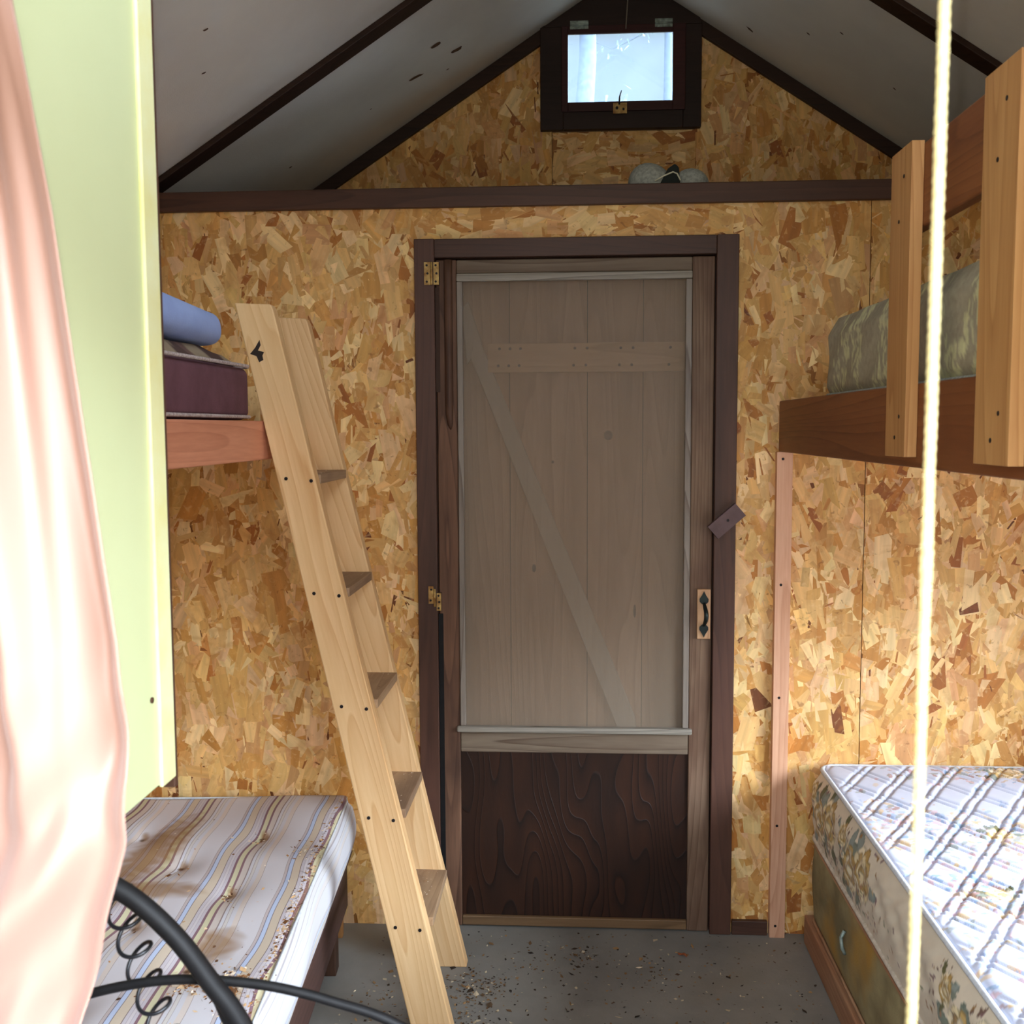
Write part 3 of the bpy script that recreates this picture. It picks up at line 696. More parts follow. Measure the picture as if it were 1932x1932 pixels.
for k in range(5):
    z = 1.352 - .2695 * k
    x0 = xl(z)
    b = MB(); b.box(x0 + .004, x0 + .096 + .014 * (k / 4), 2.3832, 2.6548, z - .022, z)
    b.build('tread', M['tread'], LD, bevel=.002)
    for dx in (.022, .080):
        zz = z - .006 - dx * .09
        b = MB(); b.disc((0, 0, 0), .0042, 'y', -.0016, 10)
        p = Vector((xl(zz) + dx, 2.345, zz))
        q = inv @ (p - org)
        so = b.build('screw', M['screw'], None, origin=(0, 0, 0)); so.parent = near; so.location = q; WL[so] = p

# ------------------------------------------------------------------ left upper bunk
def rounded_mattress(x0, x1, y0_, y1_, z0, z1, r=.03, rc=.05, n=8):
    """soft slab as a superellipse-ish loft"""
    b = MB(); prof = []
    for k in range(n + 1):
        a = math.pi / 2 * k / n; prof.append((r - r * math.cos(a) if False else r * (1 - math.sin(a)), r * (1 - math.cos(a))))
    # prof from side (inset r..0)
    levels = [(r * (1 - math.sin(math.pi / 2 * k / n)), z0 + r * (1 - math.cos(math.pi / 2 * k / n))) for k in range(n + 1)]
    levels += [(r * (1 - math.cos(math.pi / 2 * k / n)), z1 - r * (1 - math.sin(math.pi / 2 * k / n))) for k in range(n + 1)]
    def loop(ins):
        pts = []
        for (cx, cy, a0) in ((x1 - rc, y1_ - rc, 0), (x0 + rc, y1_ - rc, 90), (x0 + rc, y0_ + rc, 180), (x1 - rc, y0_ + rc, 270)):
            for q in range(7):
                a = R(a0 + 15 * q); pts.append((cx + (rc - ins) * math.cos(a), cy + (rc - ins) * math.sin(a)))
        return pts
    rings = [[(p[0], p[1], z) for p in loop(i_)] for (i_, z) in levels]
    m2 = len(rings[0]); vs = [p for r_ in rings for p in r_]; fs = []
    for i in range(len(rings) - 1):
        for j in range(m2): fs.append((i * m2 + j, i * m2 + (j + 1) % m2, (i + 1) * m2 + (j + 1) % m2, (i + 1) * m2 + j))
    fs.append(tuple(range(m2 - 1, -1, -1))); fs.append(tuple((len(rings) - 1) * m2 + j for j in range(m2)))
    b.add(vs, fs, 0, True); return b, loop

LB = thing('bunk_bed', 'left upper bunk with a pinkish cedar side board behind the ladder', 'bunk bed', (-1.06, 1.9, 1.39))
bx(-.755, -.7205, 1.26, 2.868, 1.388, 1.478).build('side_board', M['pinkboard'], LB, bevel=.003)
bx(-1.385, -.756, 1.26, 2.868, 1.40, 1.474).build('deck', M['deck'], LB)
MT = thing('mattress', 'plum mattress with pale piping on the left upper bunk', 'mattress', (-1.06, 1.6, 1.4785))
b, lp = rounded_mattress(-1.36, -.738, 1.28, 2.340, 1.480, 1.598, .02, .05)
b.build('body', M['maroon'], MT)
for z, r_ in ((1.487, .0042), (1.597, .0042)):
    pts = [(p[0], p[1], z + (.004 * math.sin(p[1] * 9) if z > 1.5 else 0)) for p in lp(-.002)]
    MB().tube(pts, r_, 6, closed=True).build('piping', M['piping'], MT)
# brown patterned blanket, folded flat
def cloth_patch(name, x0, x1, y0_, y1_, zf, thick, mt, parent=None, n=40, colf=None):
    vs = []; fs = []; cols = []
    nx, ny = n, int(n * (y1_ - y0_) / (x1 - x0))
    for i in range(nx + 1):
        for j in range(ny + 1):
            x = x0 + (x1 - x0) * i / nx; y = y0_ + (y1_ - y0_) * j / ny
            vs.append((x, y, zf(x, y))); cols.append(colf(x, y) if colf else (1, 1, 1))
    nb = len(vs); W_ = ny + 1
    for i in range(nx + 1):
        for j in range(ny + 1): vs.append((vs[i * W_ + j][0], vs[i * W_ + j][1], thick)); cols.append(cols[i * W_ + j])
    for i in range(nx):
        for j in range(ny):
            a = i * W_ + j; fs.append((a, a + W_, a + W_ + 1, a + 1)); fs.append((nb + a, nb + a + 1, nb + a + W_ + 1, nb + a + W_))
    for i in range(nx):
        a = i * W_; fs.append((a, nb + a, nb + a + W_, a + W_)); a = i * W_ + ny; fs.append((a, a + W_, nb + a + W_, nb + a))
    for j in range(ny):
        a = j; fs.append((a, a + 1, nb + a + 1, nb + a)); a = nx * W_ + j; fs.append((a, nb + a, nb + a + 1, a + 1))
    b = MB(); b.add(vs, fs, 0, True); o = b.build(name, mt, parent, fix=False)
    if colf:
        ca = o.data.color_attributes.new('Col', 'FLOAT_COLOR', 'POINT')
        ca.data.foreach_set('color', [q for c_ in cols for q in (c_[0], c_[1], c_[2], 1.0)])
    return o
M['camo'] = vcol('brown_patterned_cotton', 0.9, 0.2, 300, .08, 30)
def camo(x, y):
    v1 = math.sin(x * 31 + 2 * math.sin(y * 17)) + math.sin(y * 38 + 2.2 * math.sin(x * 19)); v2 = math.sin(x * 23 - y * 33 + 1.5)
    return srgb(150, 132, 108)[:3] if v1 > .35 else (srgb(84, 64, 58)[:3] if v2 > 0 else srgb(108, 82, 74)[:3])
o = cloth_patch('blanket', -1.30, -.752, 1.32, 2.31, lambda x, y: 1.604 + .032 * min(1, (-.752 - x) / .03, (2.31 - y) / .22) + .002 * math.sin(x * 21 + y * 14), 1.6015, M['camo'], colf=camo)
tag(o, 'brown and beige patterned blanket spread over the plum mattress', 'blanket')
# pale blue pillow
b, _lp = rounded_mattress(-1.26, -.742, 1.58, 2.205, 1.6455, 1.718, .034, .06, 10)
for k, v_ in enumerate(b.v):
    x, y, z = v_
    f_ = max(0.0, (z - 1.64) / .07)
    b.v[k] = (x + .004 * math.sin(y * 30 + z * 50), y, z + f_ * (.012 * (2.1 - y) / .3 - .006 + .004 * math.sin(y * 26)) - .006 * max(0, (y - 2.0) / .13) * (1 - f_))
b.sm = [True] * len(b.sm)
o = b.build('pillow', M['blue'], fix=False); tag(o, 'pale blue pillow lying on the blanket of the left upper bunk', 'pillow')

# ------------------------------------------------------------------ right upper bunk with guard posts
RB = thing('bunk_bed', 'right upper bunk with red-brown side board, two guard posts and a rail', 'bunk bed', (1.1, 1.8, 0))
bx(.565, .600, .80, 2.868, 1.390, 1.529).build('side_board', M['redboard'], RB, bevel=.003)
bx(.601, 1.745, .80, 2.868, 1.44, 1.524).build('deck', M['deck'], RB)
def gpost(ya, yb, x1=.5645, x0=.5445):
    b = MB(); b.box(x0, x1, ya, yb, 1.408, 1.918, 0)
    for (fy, fz) in ((.5, 1.44), (.3, 1.475), (.55, 1.80), (.35, 1.87)): b.disc((x0, ya + (yb - ya) * fy, fz), .0035, 'x', -.001, 8, 1)
    return b.build('guard_post', [M['post'], M['screw']], RB, bevel=.003)
gpost(1.728, 1.832); gpost(1.322, 1.434)
bx(.565, .590, .82, 1.832, 1.783, 1.916).build('guard_rail', M['redboard'], RB, bevel=.004)
b = MB(); b.box(.560, .603, 2.862, 2.8865, 0.0, 1.389, 0)
for zz in (1.37, 1.02, .70, .33, .035): b.disc((.576, 2.862, zz), .004, 'y', -.001, 8, 1)
b.build('support_post', [M['batlight'], M['screw']], RB, bevel=.002)

M['green_m'] = vcol('grey_green_damask', 0.9, 0.35, 260, .12, 70)
MR = thing('mattress', 'grey-green floral mattress on the right upper bunk behind the guard posts', 'mattress', (1.1, 1.7, 1.5265))
b, lp = rounded_mattress(.610, 1.70, .85, 2.57, 1.532, 1.716, .035, .07, 10)
def mk_colored(b, name, mt, parent, fn, subdiv=0):
    o = b.build(name, mt, parent, fix=False)
    me = o.data; off = loc_of(parent) if parent else Vector(o.location)
    ca = me.color_attributes.new('Col', 'FLOAT_COLOR', 'POINT'); a = []
    for v in me.vertices:
        c_ = fn(v.co + off); a += [c_[0], c_[1], c_[2], 1.0]
    ca.data.foreach_set('color', a); return o

# ------------------------------------------------------------------ dense printed mattresses
def grid_obj(name, P, colr, mt, parent, closed_u=False, attr=None):
    """P: (nu,nv,3) world points, colr: (nu,nv,3)"""
    nu_, nv_ = P.shape[:2]; org_ = np.array(loc_of(parent))
    me = bpy.data.meshes.new(name)
    idx = np.arange(nu_ * nv_).reshape(nu_, nv_)
    if closed_u:
        a = idx; bq = np.roll(idx, -1, 0)
    else:
        a = idx[:-1]; bq = idx[1:]
    F_ = np.stack([a[:, :-1], bq[:, :-1], bq[:, 1:], a[:, 1:]], -1).reshape(-1, 4)
    V_ = (P - org_).reshape(-1, 3)
    me.vertices.add(len(V_)); me.vertices.foreach_set('co', V_.ravel().astype(np.float32))
    me.loops.add(F_.size); me.loops.foreach_set('vertex_index', F_.ravel().astype(np.int32))
    me.polygons.add(len(F_)); me.polygons.foreach_set('loop_start', np.arange(0, F_.size, 4, dtype=np.int32))
    me.update(calc_edges=True)
    me.polygons.foreach_set('use_smooth', np.ones(len(F_), bool))
    me.materials.append(mt)
    ca = me.color_attributes.new('Col', 'FLOAT_COLOR', 'POINT')
    c4 = colr.reshape(-1, colr.shape[-1])
    if c4.shape[1] == 3: c4 = np.concatenate([c4, np.ones((len(c4), 1))], 1)
    ca.data.foreach_set('color', c4.ravel().astype(np.float32))
    if attr is not None:
        at_ = me.attributes.new('Stripe', 'FLOAT', 'POINT'); at_.data.foreach_set('value', attr.ravel().astype(np.float32))
    o = bpy.data.objects.new(name, me); C.objects.link(o); o.parent = parent; WL[o] = loc_of(parent)
    return o
def perim(x0, x1, y0_, y1_, rc, step):
    """closed rounded rectangle sampled by arc length, with outward normals, starting at (x0, y0_) going +y up the x0 side"""
    pts = []; nr = []
    def line(p, q, n):
        L_ = math.dist(p, q); k = max(1, int(L_ / step))
        for i in range(k): pts.append((p[0] + (q[0] - p[0]) * i / k, p[1] + (q[1] - p[1]) * i / k)); nr.append(n)
    def arc(cx, cy, a0, a1):
        k = max(4, int(abs(R(a1 - a0)) * rc / step))
        for i in range(k):
            a = R(a0 + (a1 - a0) * i / k); pts.append((cx + rc * math.cos(a), cy + rc * math.sin(a))); nr.append((math.cos(a), math.sin(a)))
    line((x0, y0_ + rc), (x0, y1_ - rc), (-1, 0)); arc(x0 + rc, y1_ - rc, 180, 90)
    line((x0 + rc, y1_), (x1 - rc, y1_), (0, 1)); arc(x1 - rc, y1_ - rc, 90, 0)
    line((x1, y1_ - rc), (x1, y0_ + rc), (1, 0)); arc(x1 - rc, y0_ + rc, 0, -90)
    line((x1 - rc, y0_), (x0 + rc, y0_), (0, -1)); arc(x0 + rc, y0_ + rc, 270, 180)
    return np.array(pts), np.array(nr)
rng = np.random.default_rng(42)
def paint_flowers(colr, A, B, spots, rg):
    """colr (nu,nv,3) over coords A,B (metres, 1-D arrays); spots: list of (a,b,scale,palette)"""
    def ell(a, b_, ra, rb, th, c_, op=1.0, ring=None):
        i0, i1 = np.searchsorted(A, [a - max(ra, rb), a + max(ra, rb)]); j0, j1 = np.searchsorted(B, [b_ - max(ra, rb), b_ + max(ra, rb)])
        if i1 <= i0 or j1 <= j0: return
        X = A[i0:i1][:, None] - a; Y = B[j0:j1][None] - b_
        c0, s0 = math.cos(th), math.sin(th); U = (X * c0 + Y * s0) / ra; V2 = (-X * s0 + Y * c0) / rb
        d = U ** 2 + V2 ** 2; m1_ = (d < 1).astype(float) * op
        shade = 1.0 if ring is None else (1 - ring * (d > .62))[..., None]
        sub = colr[i0:i1, j0:j1]; colr[i0:i1, j0:j1] = sub * (1 - m1_[..., None]) + np.array(c_) * shade * m1_[..., None]
    return ell

def rose(ell, a, b_, s_, rg, pal):
    """layered petals round a centre with leaves and sprigs"""
    leaf = [srgb(120, 128, 112)[:3], srgb(96, 92, 52)[:3], srgb(136, 144, 134)[:3]]
    for k in range(6):
        th = rg.uniform(0, 6.28); ell(a + math.cos(th) * s_ * 1.25, b_ + math.sin(th) * s_ * 1.1, s_ * .55, s_ * .22, th + rg.uniform(-.4, .4), leaf[k % 3], 1, .25)
    for k in range(16):
        th = rg.uniform(0, 6.28); r_ = s_ * rg.uniform(1.3, 2.1); ell(a + math.cos(th) * r_ * 1.3, b_ + math.sin(th) * r_ * .6, s_ * .12, s_ * .06, rg.uniform(0, 3), [srgb(110, 84, 70)[:3], srgb(150, 110, 60)[:3], srgb(128, 96, 96)[:3]][k % 3])
    for ring_, n in ((.78, 9), (.55, 7), (.33, 5), (.14, 3)):
        for k in range(n):
            th = 2 * math.pi * k / n + ring_ * 5; ell(a + math.cos(th) * s_ * ring_, b_ + math.sin(th) * s_ * ring_, s_ * .30, s_ * .22, th + 1.57, pal[(k + n) % len(pal)], 1, .42)

# ---- right lower bed: wooden base, box spring, floral quilted mattress
BB = bx(.652, 1.72, .95, 2.84, 0, .082).build('bed_platform', M['baseboard'], bevel=.004)
tag(BB, 'low pinkish wooden base under the floral bed on the right', 'bed platform')
BS = thing('box_spring', 'stained olive and tan box spring under the floral mattress', 'box spring', (1.18, 1.9, .083))
Pq, Nq = perim(.668, 1.712, .96, 2.845, .06, .02)
hs = np.linspace(0, 1, 14)
P3 = np.zeros((len(Pq), 14, 3))
for j, hh in enumerate(hs):
    o_ = .006 * math.sin(math.pi * hh) ** .6 - (.006 if hh in (0, 1) else 0)
    wob = .0025 * np.sin(np.arange(len(Pq)) * .9 + hh * 5) * math.sin(math.pi * hh)
    P3[:, j, 0] = Pq[:, 0] + Nq[:, 0] * (o_ + wob); P3[:, j, 1] = Pq[:, 1] + Nq[:, 1] * (o_ + wob); P3[:, j, 2] = .085 + .226 * hh
grid_obj('side_cloth', P3, np.ones(P3.shape), M['boxspring'], BS, True)
bx(.68, 1.70, .97, 2.83, .086, .308).build('core', M['boxspring'], BS)
for z in (.090, .306): MB().tube([(p[0] + n_[0] * .002, p[1] + n_[1] * .002, z) for p, n_ in list(zip(Pq, Nq))[::2]], .0045, 6, closed=True).build('piping', M['baseboard'], BS)

FM = thing('mattress', 'quilted white floral mattress with roses along its cream side, right of the door', 'mattress', (1.18, 1.9, .312))
M['quilt'] = vcol('quilted_floral_cotton', .75, .1, 600, .03, 40, sheen=.2)
M['sidecloth'] = vcol('cream_rose_border', .75, .15, 500, .04, 30, sheen=.1)
fx0, fx1, fy0, fy1 = .668, 1.712, .955, 2.852
A = np.arange(fx0 + .022, fx1 - .02, .0032); B = np.arange(fy0 + .02, fy1 - .018, .0040)
XX, YY = np.meshgrid(A, B, indexing='ij')
def qlines(t, per, offs, sig):
    g = np.zeros_like(t)
    for o_ in offs:
        d = (t - o_) % per; d = np.minimum(d, per - d); g = g + np.exp(-(d / sig) ** 2)
    return g
ta = (XX * .83 - YY * .55) + .0012 * np.sin(YY * 60); tb = (XX * .83 + YY * .55) + .0012 * np.sin(XX * 70)
g1 = qlines(ta, .098, (0, .022), .0046); g2 = qlines(tb, .098, (0, .022), .0042)
edge = np.minimum.reduce([XX - A[0], A[-1] - XX, YY - B[0], B[-1] - YY]); er = np.clip(edge / .03, 0, 1)
ZZ = .512 + .012 * np.sqrt(er * (2 - er)) - .0066 * np.clip(g1, 0, 1) * er - .0060 * np.clip(g2, 0, 1) * er + .006 * np.sin(XX * 5.3 + YY * 3.1)* er
ZZ += .0012 * np.sin(YY * 210 + XX * 60) * np.clip(g1, 0, 1)
colr = np.ones(XX.shape + (3,)) * np.array(srgb(194, 200, 220)[:3])
ell = paint_flowers(colr, A, B, None, rng)
pp = [srgb(206, 166, 170)[:3], srgb(214, 186, 196)[:3], srgb(176, 146, 120)[:3], srgb(190, 162, 104)[:3], srgb(150, 172, 206)[:3], srgb(128, 156, 190)[:3], srgb(162, 118, 108)[:3], srgb(140, 148, 142)[:3], srgb(208, 178, 130)[:3]]
for cl in range(95):
    ca, cb = rng.uniform(A[0], A[-1]), rng.uniform(B[0], B[-1]); sp = rng.uniform(.03, .07); main = rng.integers(0, len(pp), 3)
    for k in range(rng.integers(26, 60)):
        a, b_ = ca + rng.normal(0, sp * 1.3), cb + rng.normal(0, sp); s_ = rng.uniform(.003, .011)
        ell(a, b_, s_ * 1.5, s_ * .7, rng.uniform(0, 3.14), pp[main[k % 3]], rng.uniform(.5, .9))
for (a, b_, s_) in ((1.16, 2.76, .045), (1.28, 2.70, .05), (.98, 2.35, .03), (.86, 2.05, .03), (1.05, 1.75, .04), (1.4, 2.3, .05)):
    rose(ell, a, b_, s_, rng, [srgb(226, 200, 150)[:3], srgb(240, 226, 200)[:3], srgb(206, 172, 110)[:3]])
st_ = np.clip(g1 + g2, 0, 1)[..., None]; colr = colr * (1 - .05 * st_)
grid_obj('quilted_top', np.stack([XX, YY, ZZ], -1), colr, M['quilt'], FM)
Pq, Nq = perim(fx0, fx1, fy0, fy1, .06, .0038)
hs = np.linspace(0, 1, 44); n_s = len(Pq)
arc = np.concatenate([[0], np.cumsum(np.hypot(*np.diff(Pq, axis=0).T))])
P3 = np.zeros((n_s, 44, 3))
yv = Pq[:, 1]
for j, hh in enumerate(hs):
    o_ = -.018 * max(0, hh - .80) / .2 * (hh > .8) * (1 - (hh - .8) * 0) + .010 * math.sin(math.pi * hh) + .0
    wob = .0022 * np.sin(arc * 47 + 3 * math.sin(hh * 5)) * math.sin(math.pi * hh) + .0016 * np.sin(arc * 110 + hh * 22) * math.sin(math.pi * hh)
    P3[:, j, 0] = Pq[:, 0] + Nq[:, 0] * (o_ + wob); P3[:, j, 1] = Pq[:, 1] + Nq[:, 1] * (o_ + wob); P3[:, j, 2] = .318 + .195 * hh
colr = np.ones((n_s, 44, 3)) * np.array(srgb(214, 200, 176)[:3])
hv = hs * .195
ell = paint_flowers(colr, arc, hv, None, rng)
gold = [srgb(196, 162, 96)[:3], srgb(226, 208, 164)[:3], srgb(232, 218, 184)[:3], srgb(176, 140, 74)[:3]]
s0 = -fy0 - .06
for yc in (2.66, 2.36, 1.66, 1.36, 1.06) + (3.3, 4.0, 4.7, 5.2):
    a = yc + s0
    rose(ell, a - .045, .115, .064, rng, gold); rose(ell, a + .055, .088, .060, rng, gold[::-1]); rose(ell, a + .13, .14, .030, rng, gold)
    for k in range(110):
        ell(a + rng.normal(-.02, .11), .05 + rng.normal(0, .035), rng.uniform(.004, .009), rng.uniform(.002, .004), rng.uniform(0, 3), [srgb(120, 92, 86)[:3], srgb(166, 122, 84)[:3], srgb(128, 124, 92)[:3], srgb(186, 160, 120)[:3]][k % 4], .9)
grid_obj('side_border', P3, colr, M['sidecloth'], FM, True)
for (z, off, r_, mt) in ((.5145, -.016, .0062, 'pipewhite'), (.320, .002, .006, 'sidepipe')):
    if mt == 'sidepipe': M[mt] = noisy('cream_piping', srgb(212, 202, 186), srgb(186, 172, 152), 60, .8)
    MB().tube([(p[0] + n_[0] * off, p[1] + n_[1] * off, z) for p, n_ in list(zip(Pq, Nq))[::6]], r_, 8, closed=True).build('piping', M[mt], FM)
b = MB()
for yy in (2.43, 2.25):
    b.disc((.652, yy, .21 if yy > 2.3 else .20), .012, 'x', -.004, 14)
# (vent eyelet on the box spring)
b = MB(); b.tube([(.660, 2.45, .232), (.652, 2.45, .215), (.652, 2.44, .195), (.660, 2.44, .178)], .0045, 8); b.build('handle', M['steel'], BS)

# ---- grey-green mattress print (upper right)
Pq, Nq = perim(.612, 1.70, .85, 2.57, .05, .006)
arc = np.concatenate([[0], np.cumsum(np.hypot(*np.diff(Pq, axis=0).T))])
nv_ = 30; hs = np.linspace(0, 1, nv_); P3 = np.zeros((len(Pq), nv_, 3))
for j, hh in enumerate(hs):
    o_ = -.022 * max(0, hh - .78) / .22 - .010 * max(0, .12 - hh) / .12
    wob = .002 * np.sin(arc * 31 + hh * 9)
    P3[:, j, 0] = Pq[:, 0] + Nq[:, 0] * (o_ + wob); P3[:, j, 1] = Pq[:, 1] + Nq[:, 1] * (o_ + wob); P3[:, j, 2] = 1.530 + .186 * hh
hv = hs * .186
colr = np.ones((len(Pq), nv_, 3)) * np.array(srgb(164, 158, 138)[:3])
ell = paint_flowers(colr, arc, hv, None, rng)
for k in range(3000):
    ca, cb = rng.uniform(0, arc[-1]), rng.uniform(0, .19); ph = math.sin(ca * 38) + math.sin(ca * 17 + cb * 20)
    if ph > -.1: ell(ca, cb, rng.uniform(.006, .016), rng.uniform(.003, .009), rng.uniform(1, 2.2), srgb(206, 208, 166)[:3] if rng.random() < .8 else srgb(188, 190, 158)[:3], .8)
grid_obj('side_cloth', P3, colr, M['green_m'], MR, True)
bx(.636, 1.676, .875, 2.545, 1.532, 1.712).build('core', M['green_m'], MR)
me = MR.children[-1].data; ca = me.color_attributes.new('Col', 'FLOAT_COLOR', 'POINT'); ca.data.foreach_set('color', list(srgb(150, 150, 132)) * len(me.vertices))
MB().tube([(p[0], p[1], 1.529 + .004) for p in Pq[::3]], .005, 6, closed=True).build('piping', M['cap'], MR)

# ---- left lower bed: rail frame, legs, striped mattress
TH = R(3.8); cx, cy = -.635, 2.842      # far right corner of the mattress
def loc2(u, v): # u: distance left of the right edge, v: distance towards the camera
    return cx - u * math.cos(TH) + v * math.sin(TH), cy - u * math.sin(TH) - v * math.cos(TH)
BF = thing('bedstead', 'plum brown bed frame under the striped mattress on the left', 'bedstead', (-1.0, 1.9, 0))
def rbox(u0, u1, v0, v1, z0, z1):
    b = MB(); c4 = [loc2(u0, v0), loc2(u1, v0), loc2(u1, v1), loc2(u0, v1)]; return b.prism(c4, z0, z1, 'z')
rbox(.012, .040, .05, 1.95, .10, .252).build('side_rail', M['frameb'], BF, bevel=.003)
rbox(.045, .72, .05, 1.95, .19, .250).build('deck', M['deck'], BF)
rbox(.015, .055, .20, .25, 0, .189).build('leg', M['legd'], BF, bevel=.003)
rbox(.03, .10, .02, .045, 0, .25).build('leg', M['legl'], BF, bevel=.003)
rbox(.015, .055, 1.85, 1.90, 0, .099).build('leg', M['legd'], BF, bevel=.003)
rbox(.66, .70, 1.85, 1.90, 0, .189).build('leg', M['legd'], BF, bevel=.003)
SM = thing('mattress', 'striped tufted mattress, stained and sprinkled with debris, on the left lower bed', 'mattress', (-1.0, 1.9, .2525))
def ticking_mat():
    m_, t, b = mat('striped_ticking', (1, 1, 1, 1), .8, 0, .2); L = t.links.new
    at = N(t, 'ShaderNodeAttribute'); at.attribute_name = 'Stripe'; ac = N(t, 'ShaderNodeAttribute'); ac.attribute_name = 'Col'
    fr = N(t, 'ShaderNodeMath', operation='FRACT'); L(at.outputs['Fac'], fr.inputs[0])
    rp = N(t, 'ShaderNodeValToRGB'); rp.color_ramp.interpolation = 'CONSTANT'
    el = rp.color_ramp.elements
    while len(el) > 1: el.remove(el[0])
    for i, (a, b_, q) in enumerate(seq):
        k = el[0] if i == 0 else el.new(a / .215)
        if i == 0: k.position = 0.0
        k.color = srgb(*q)
    L(fr.outputs[0], rp.inputs[0])
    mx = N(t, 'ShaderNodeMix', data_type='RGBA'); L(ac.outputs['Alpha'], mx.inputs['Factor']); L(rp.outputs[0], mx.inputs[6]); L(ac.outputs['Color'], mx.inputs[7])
    tc_ = N(t, 'ShaderNodeTexCoord'); nz = N(t, 'ShaderNodeTexNoise'); nz.inputs['Scale'].default_value = 500; L(tc_.outputs['Object'], nz.inputs['Vector'])
    bp = N(t, 'ShaderNodeBump'); bp.inputs['Strength'].default_value = .12; bp.inputs['Distance'].default_value = .001; L(nz.outputs['Fac'], bp.inputs['Height']); L(bp.outputs[0], b.inputs['Normal'])
    L(mx.outputs[2], b.inputs['Base Color']); return m_
DU, DV = .72, 1.93
U = np.arange(.012, DU - .01, .0028); V = np.arange(.012, DV - .01, .006)
UU, VV = np.meshgrid(U, V, indexing='ij')
tufts = [(.19, .30), (.19, .62), (.19, .94), (.19, 1.26), (.19, 1.58), (.50, .30), (.50, .62), (.50, .94), (.50, 1.26), (.50, 1.58), (.35, .46), (.35, .78), (.35, 1.10), (.35, 1.42)]
Zt = np.full(UU.shape, .402)
ed = np.minimum.reduce([UU - U[0], U[-1] - UU, VV - V[0], V[-1] - VV]); er = np.clip(ed / .035, 0, 1); Zt += .014 * np.sqrt(er * (2 - er))
sh = np.zeros_like(UU)
for (tu, tv) in tufts:
    d2 = ((UU - tu) / .05) ** 2 + ((VV - tv) / .085) ** 2; Zt -= .013 * np.exp(-d2) + .006 * np.exp(-d2 * 9)
    sh += .010 * (UU - tu) / .05 * np.exp(-d2)
Zt += .004 * np.sin(UU * 9 + VV * 5) + .003 * np.sin(VV * 13 - UU * 4)
per = .190
seq = [(0, .011, (208, 208, 214)), (.011, .012, (158, 148, 148)), (.012, .020, (210, 206, 202)), (.020, .0212, (166, 154, 150)), (.0212, .030, (208, 208, 214)), (.030, .033, (146, 130, 126)), (.033, .050, (204, 194, 186)), (.050, .057, (138, 108, 114)), (.057, .070, (204, 200, 166)), (.070, .077, (134, 104, 112)),
       (.077, .084, (196, 190, 196)), (.084, .085, (160, 150, 156)), (.085, .092, (204, 198, 200)), (.092, .0928, (160, 150, 156)), (.0928, .100, (196, 190, 196)), (.100, .102, (120, 104, 100)), (.102, .122, (206, 192, 172)), (.122, .124, (126, 116, 120)), (.124, .134, (190, 204, 230)), (.134, .136, (116, 110, 124)),
       (.136, .142, (198, 188, 188)), (.142, .1435, (134, 118, 112)), (.1435, .200, (212, 210, 214)), (.200, .2015, (132, 112, 106)), (.2015, .215, (216, 206, 198))]
M['ticking'] = ticking_mat()
tt = (UU + sh + .004 * np.sin(VV * 11) + .003 * np.sin(VV * 23 + UU * 9) + .045) / per
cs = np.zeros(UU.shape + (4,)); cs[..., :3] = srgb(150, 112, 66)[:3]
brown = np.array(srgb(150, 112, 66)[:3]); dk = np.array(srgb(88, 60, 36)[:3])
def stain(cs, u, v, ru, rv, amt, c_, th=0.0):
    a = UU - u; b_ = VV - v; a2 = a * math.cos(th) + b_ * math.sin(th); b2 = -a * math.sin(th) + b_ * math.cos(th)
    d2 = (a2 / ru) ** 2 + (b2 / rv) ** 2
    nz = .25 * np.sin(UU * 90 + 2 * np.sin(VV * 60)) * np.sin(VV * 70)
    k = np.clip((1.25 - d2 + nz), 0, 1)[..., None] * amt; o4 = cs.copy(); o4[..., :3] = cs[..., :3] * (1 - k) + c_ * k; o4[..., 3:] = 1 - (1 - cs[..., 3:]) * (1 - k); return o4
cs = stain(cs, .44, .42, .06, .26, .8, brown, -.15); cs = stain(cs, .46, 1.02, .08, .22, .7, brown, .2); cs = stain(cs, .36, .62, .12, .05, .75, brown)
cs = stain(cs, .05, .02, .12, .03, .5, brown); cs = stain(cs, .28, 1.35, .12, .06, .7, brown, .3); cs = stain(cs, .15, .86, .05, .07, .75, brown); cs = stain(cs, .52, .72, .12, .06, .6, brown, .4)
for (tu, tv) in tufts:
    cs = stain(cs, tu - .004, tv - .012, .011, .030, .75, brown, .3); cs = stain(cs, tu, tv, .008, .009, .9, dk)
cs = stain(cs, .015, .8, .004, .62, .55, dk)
Xg = cx - UU * math.cos(TH) + VV * math.sin(TH); Yg = cy - UU * math.sin(TH) - VV * math.cos(TH)
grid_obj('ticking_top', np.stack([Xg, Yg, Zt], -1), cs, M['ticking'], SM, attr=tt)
# side border in the bed's own frame (perimeter built in u,v)
Pq, Nq = perim(0, DU, 0, DV, .045, .006)
arc = np.concatenate([[0], np.cumsum(np.hypot(*np.diff(Pq, axis=0).T))])
nv_ = 60; hs = np.linspace(0, 1, nv_); P3 = np.zeros((len(Pq), nv_, 3))
for j, hh in enumerate(hs):
    o_ = .012 * math.sin(math.pi * hh) - .014 * max(0, hh - .85) / .15 + .0
    wob = .003 * np.sin(arc * 17 + hh * 3) * math.sin(math.pi * hh)
    u_ = Pq[:, 0] + Nq[:, 0] * (o_ + wob); v_2 = Pq[:, 1] + Nq[:, 1] * (o_ + wob)
    P3[:, j, 0] = cx - u_ * math.cos(TH) + v_2 * math.sin(TH); P3[:, j, 1] = cy - u_ * math.sin(TH) - v_2 * math.cos(TH); P3[:, j, 2] = .256 + .149 * hh
tside = (hs * .149)[None] + .006 * np.sin(arc * 9)[:, None] * 1.0 + .075
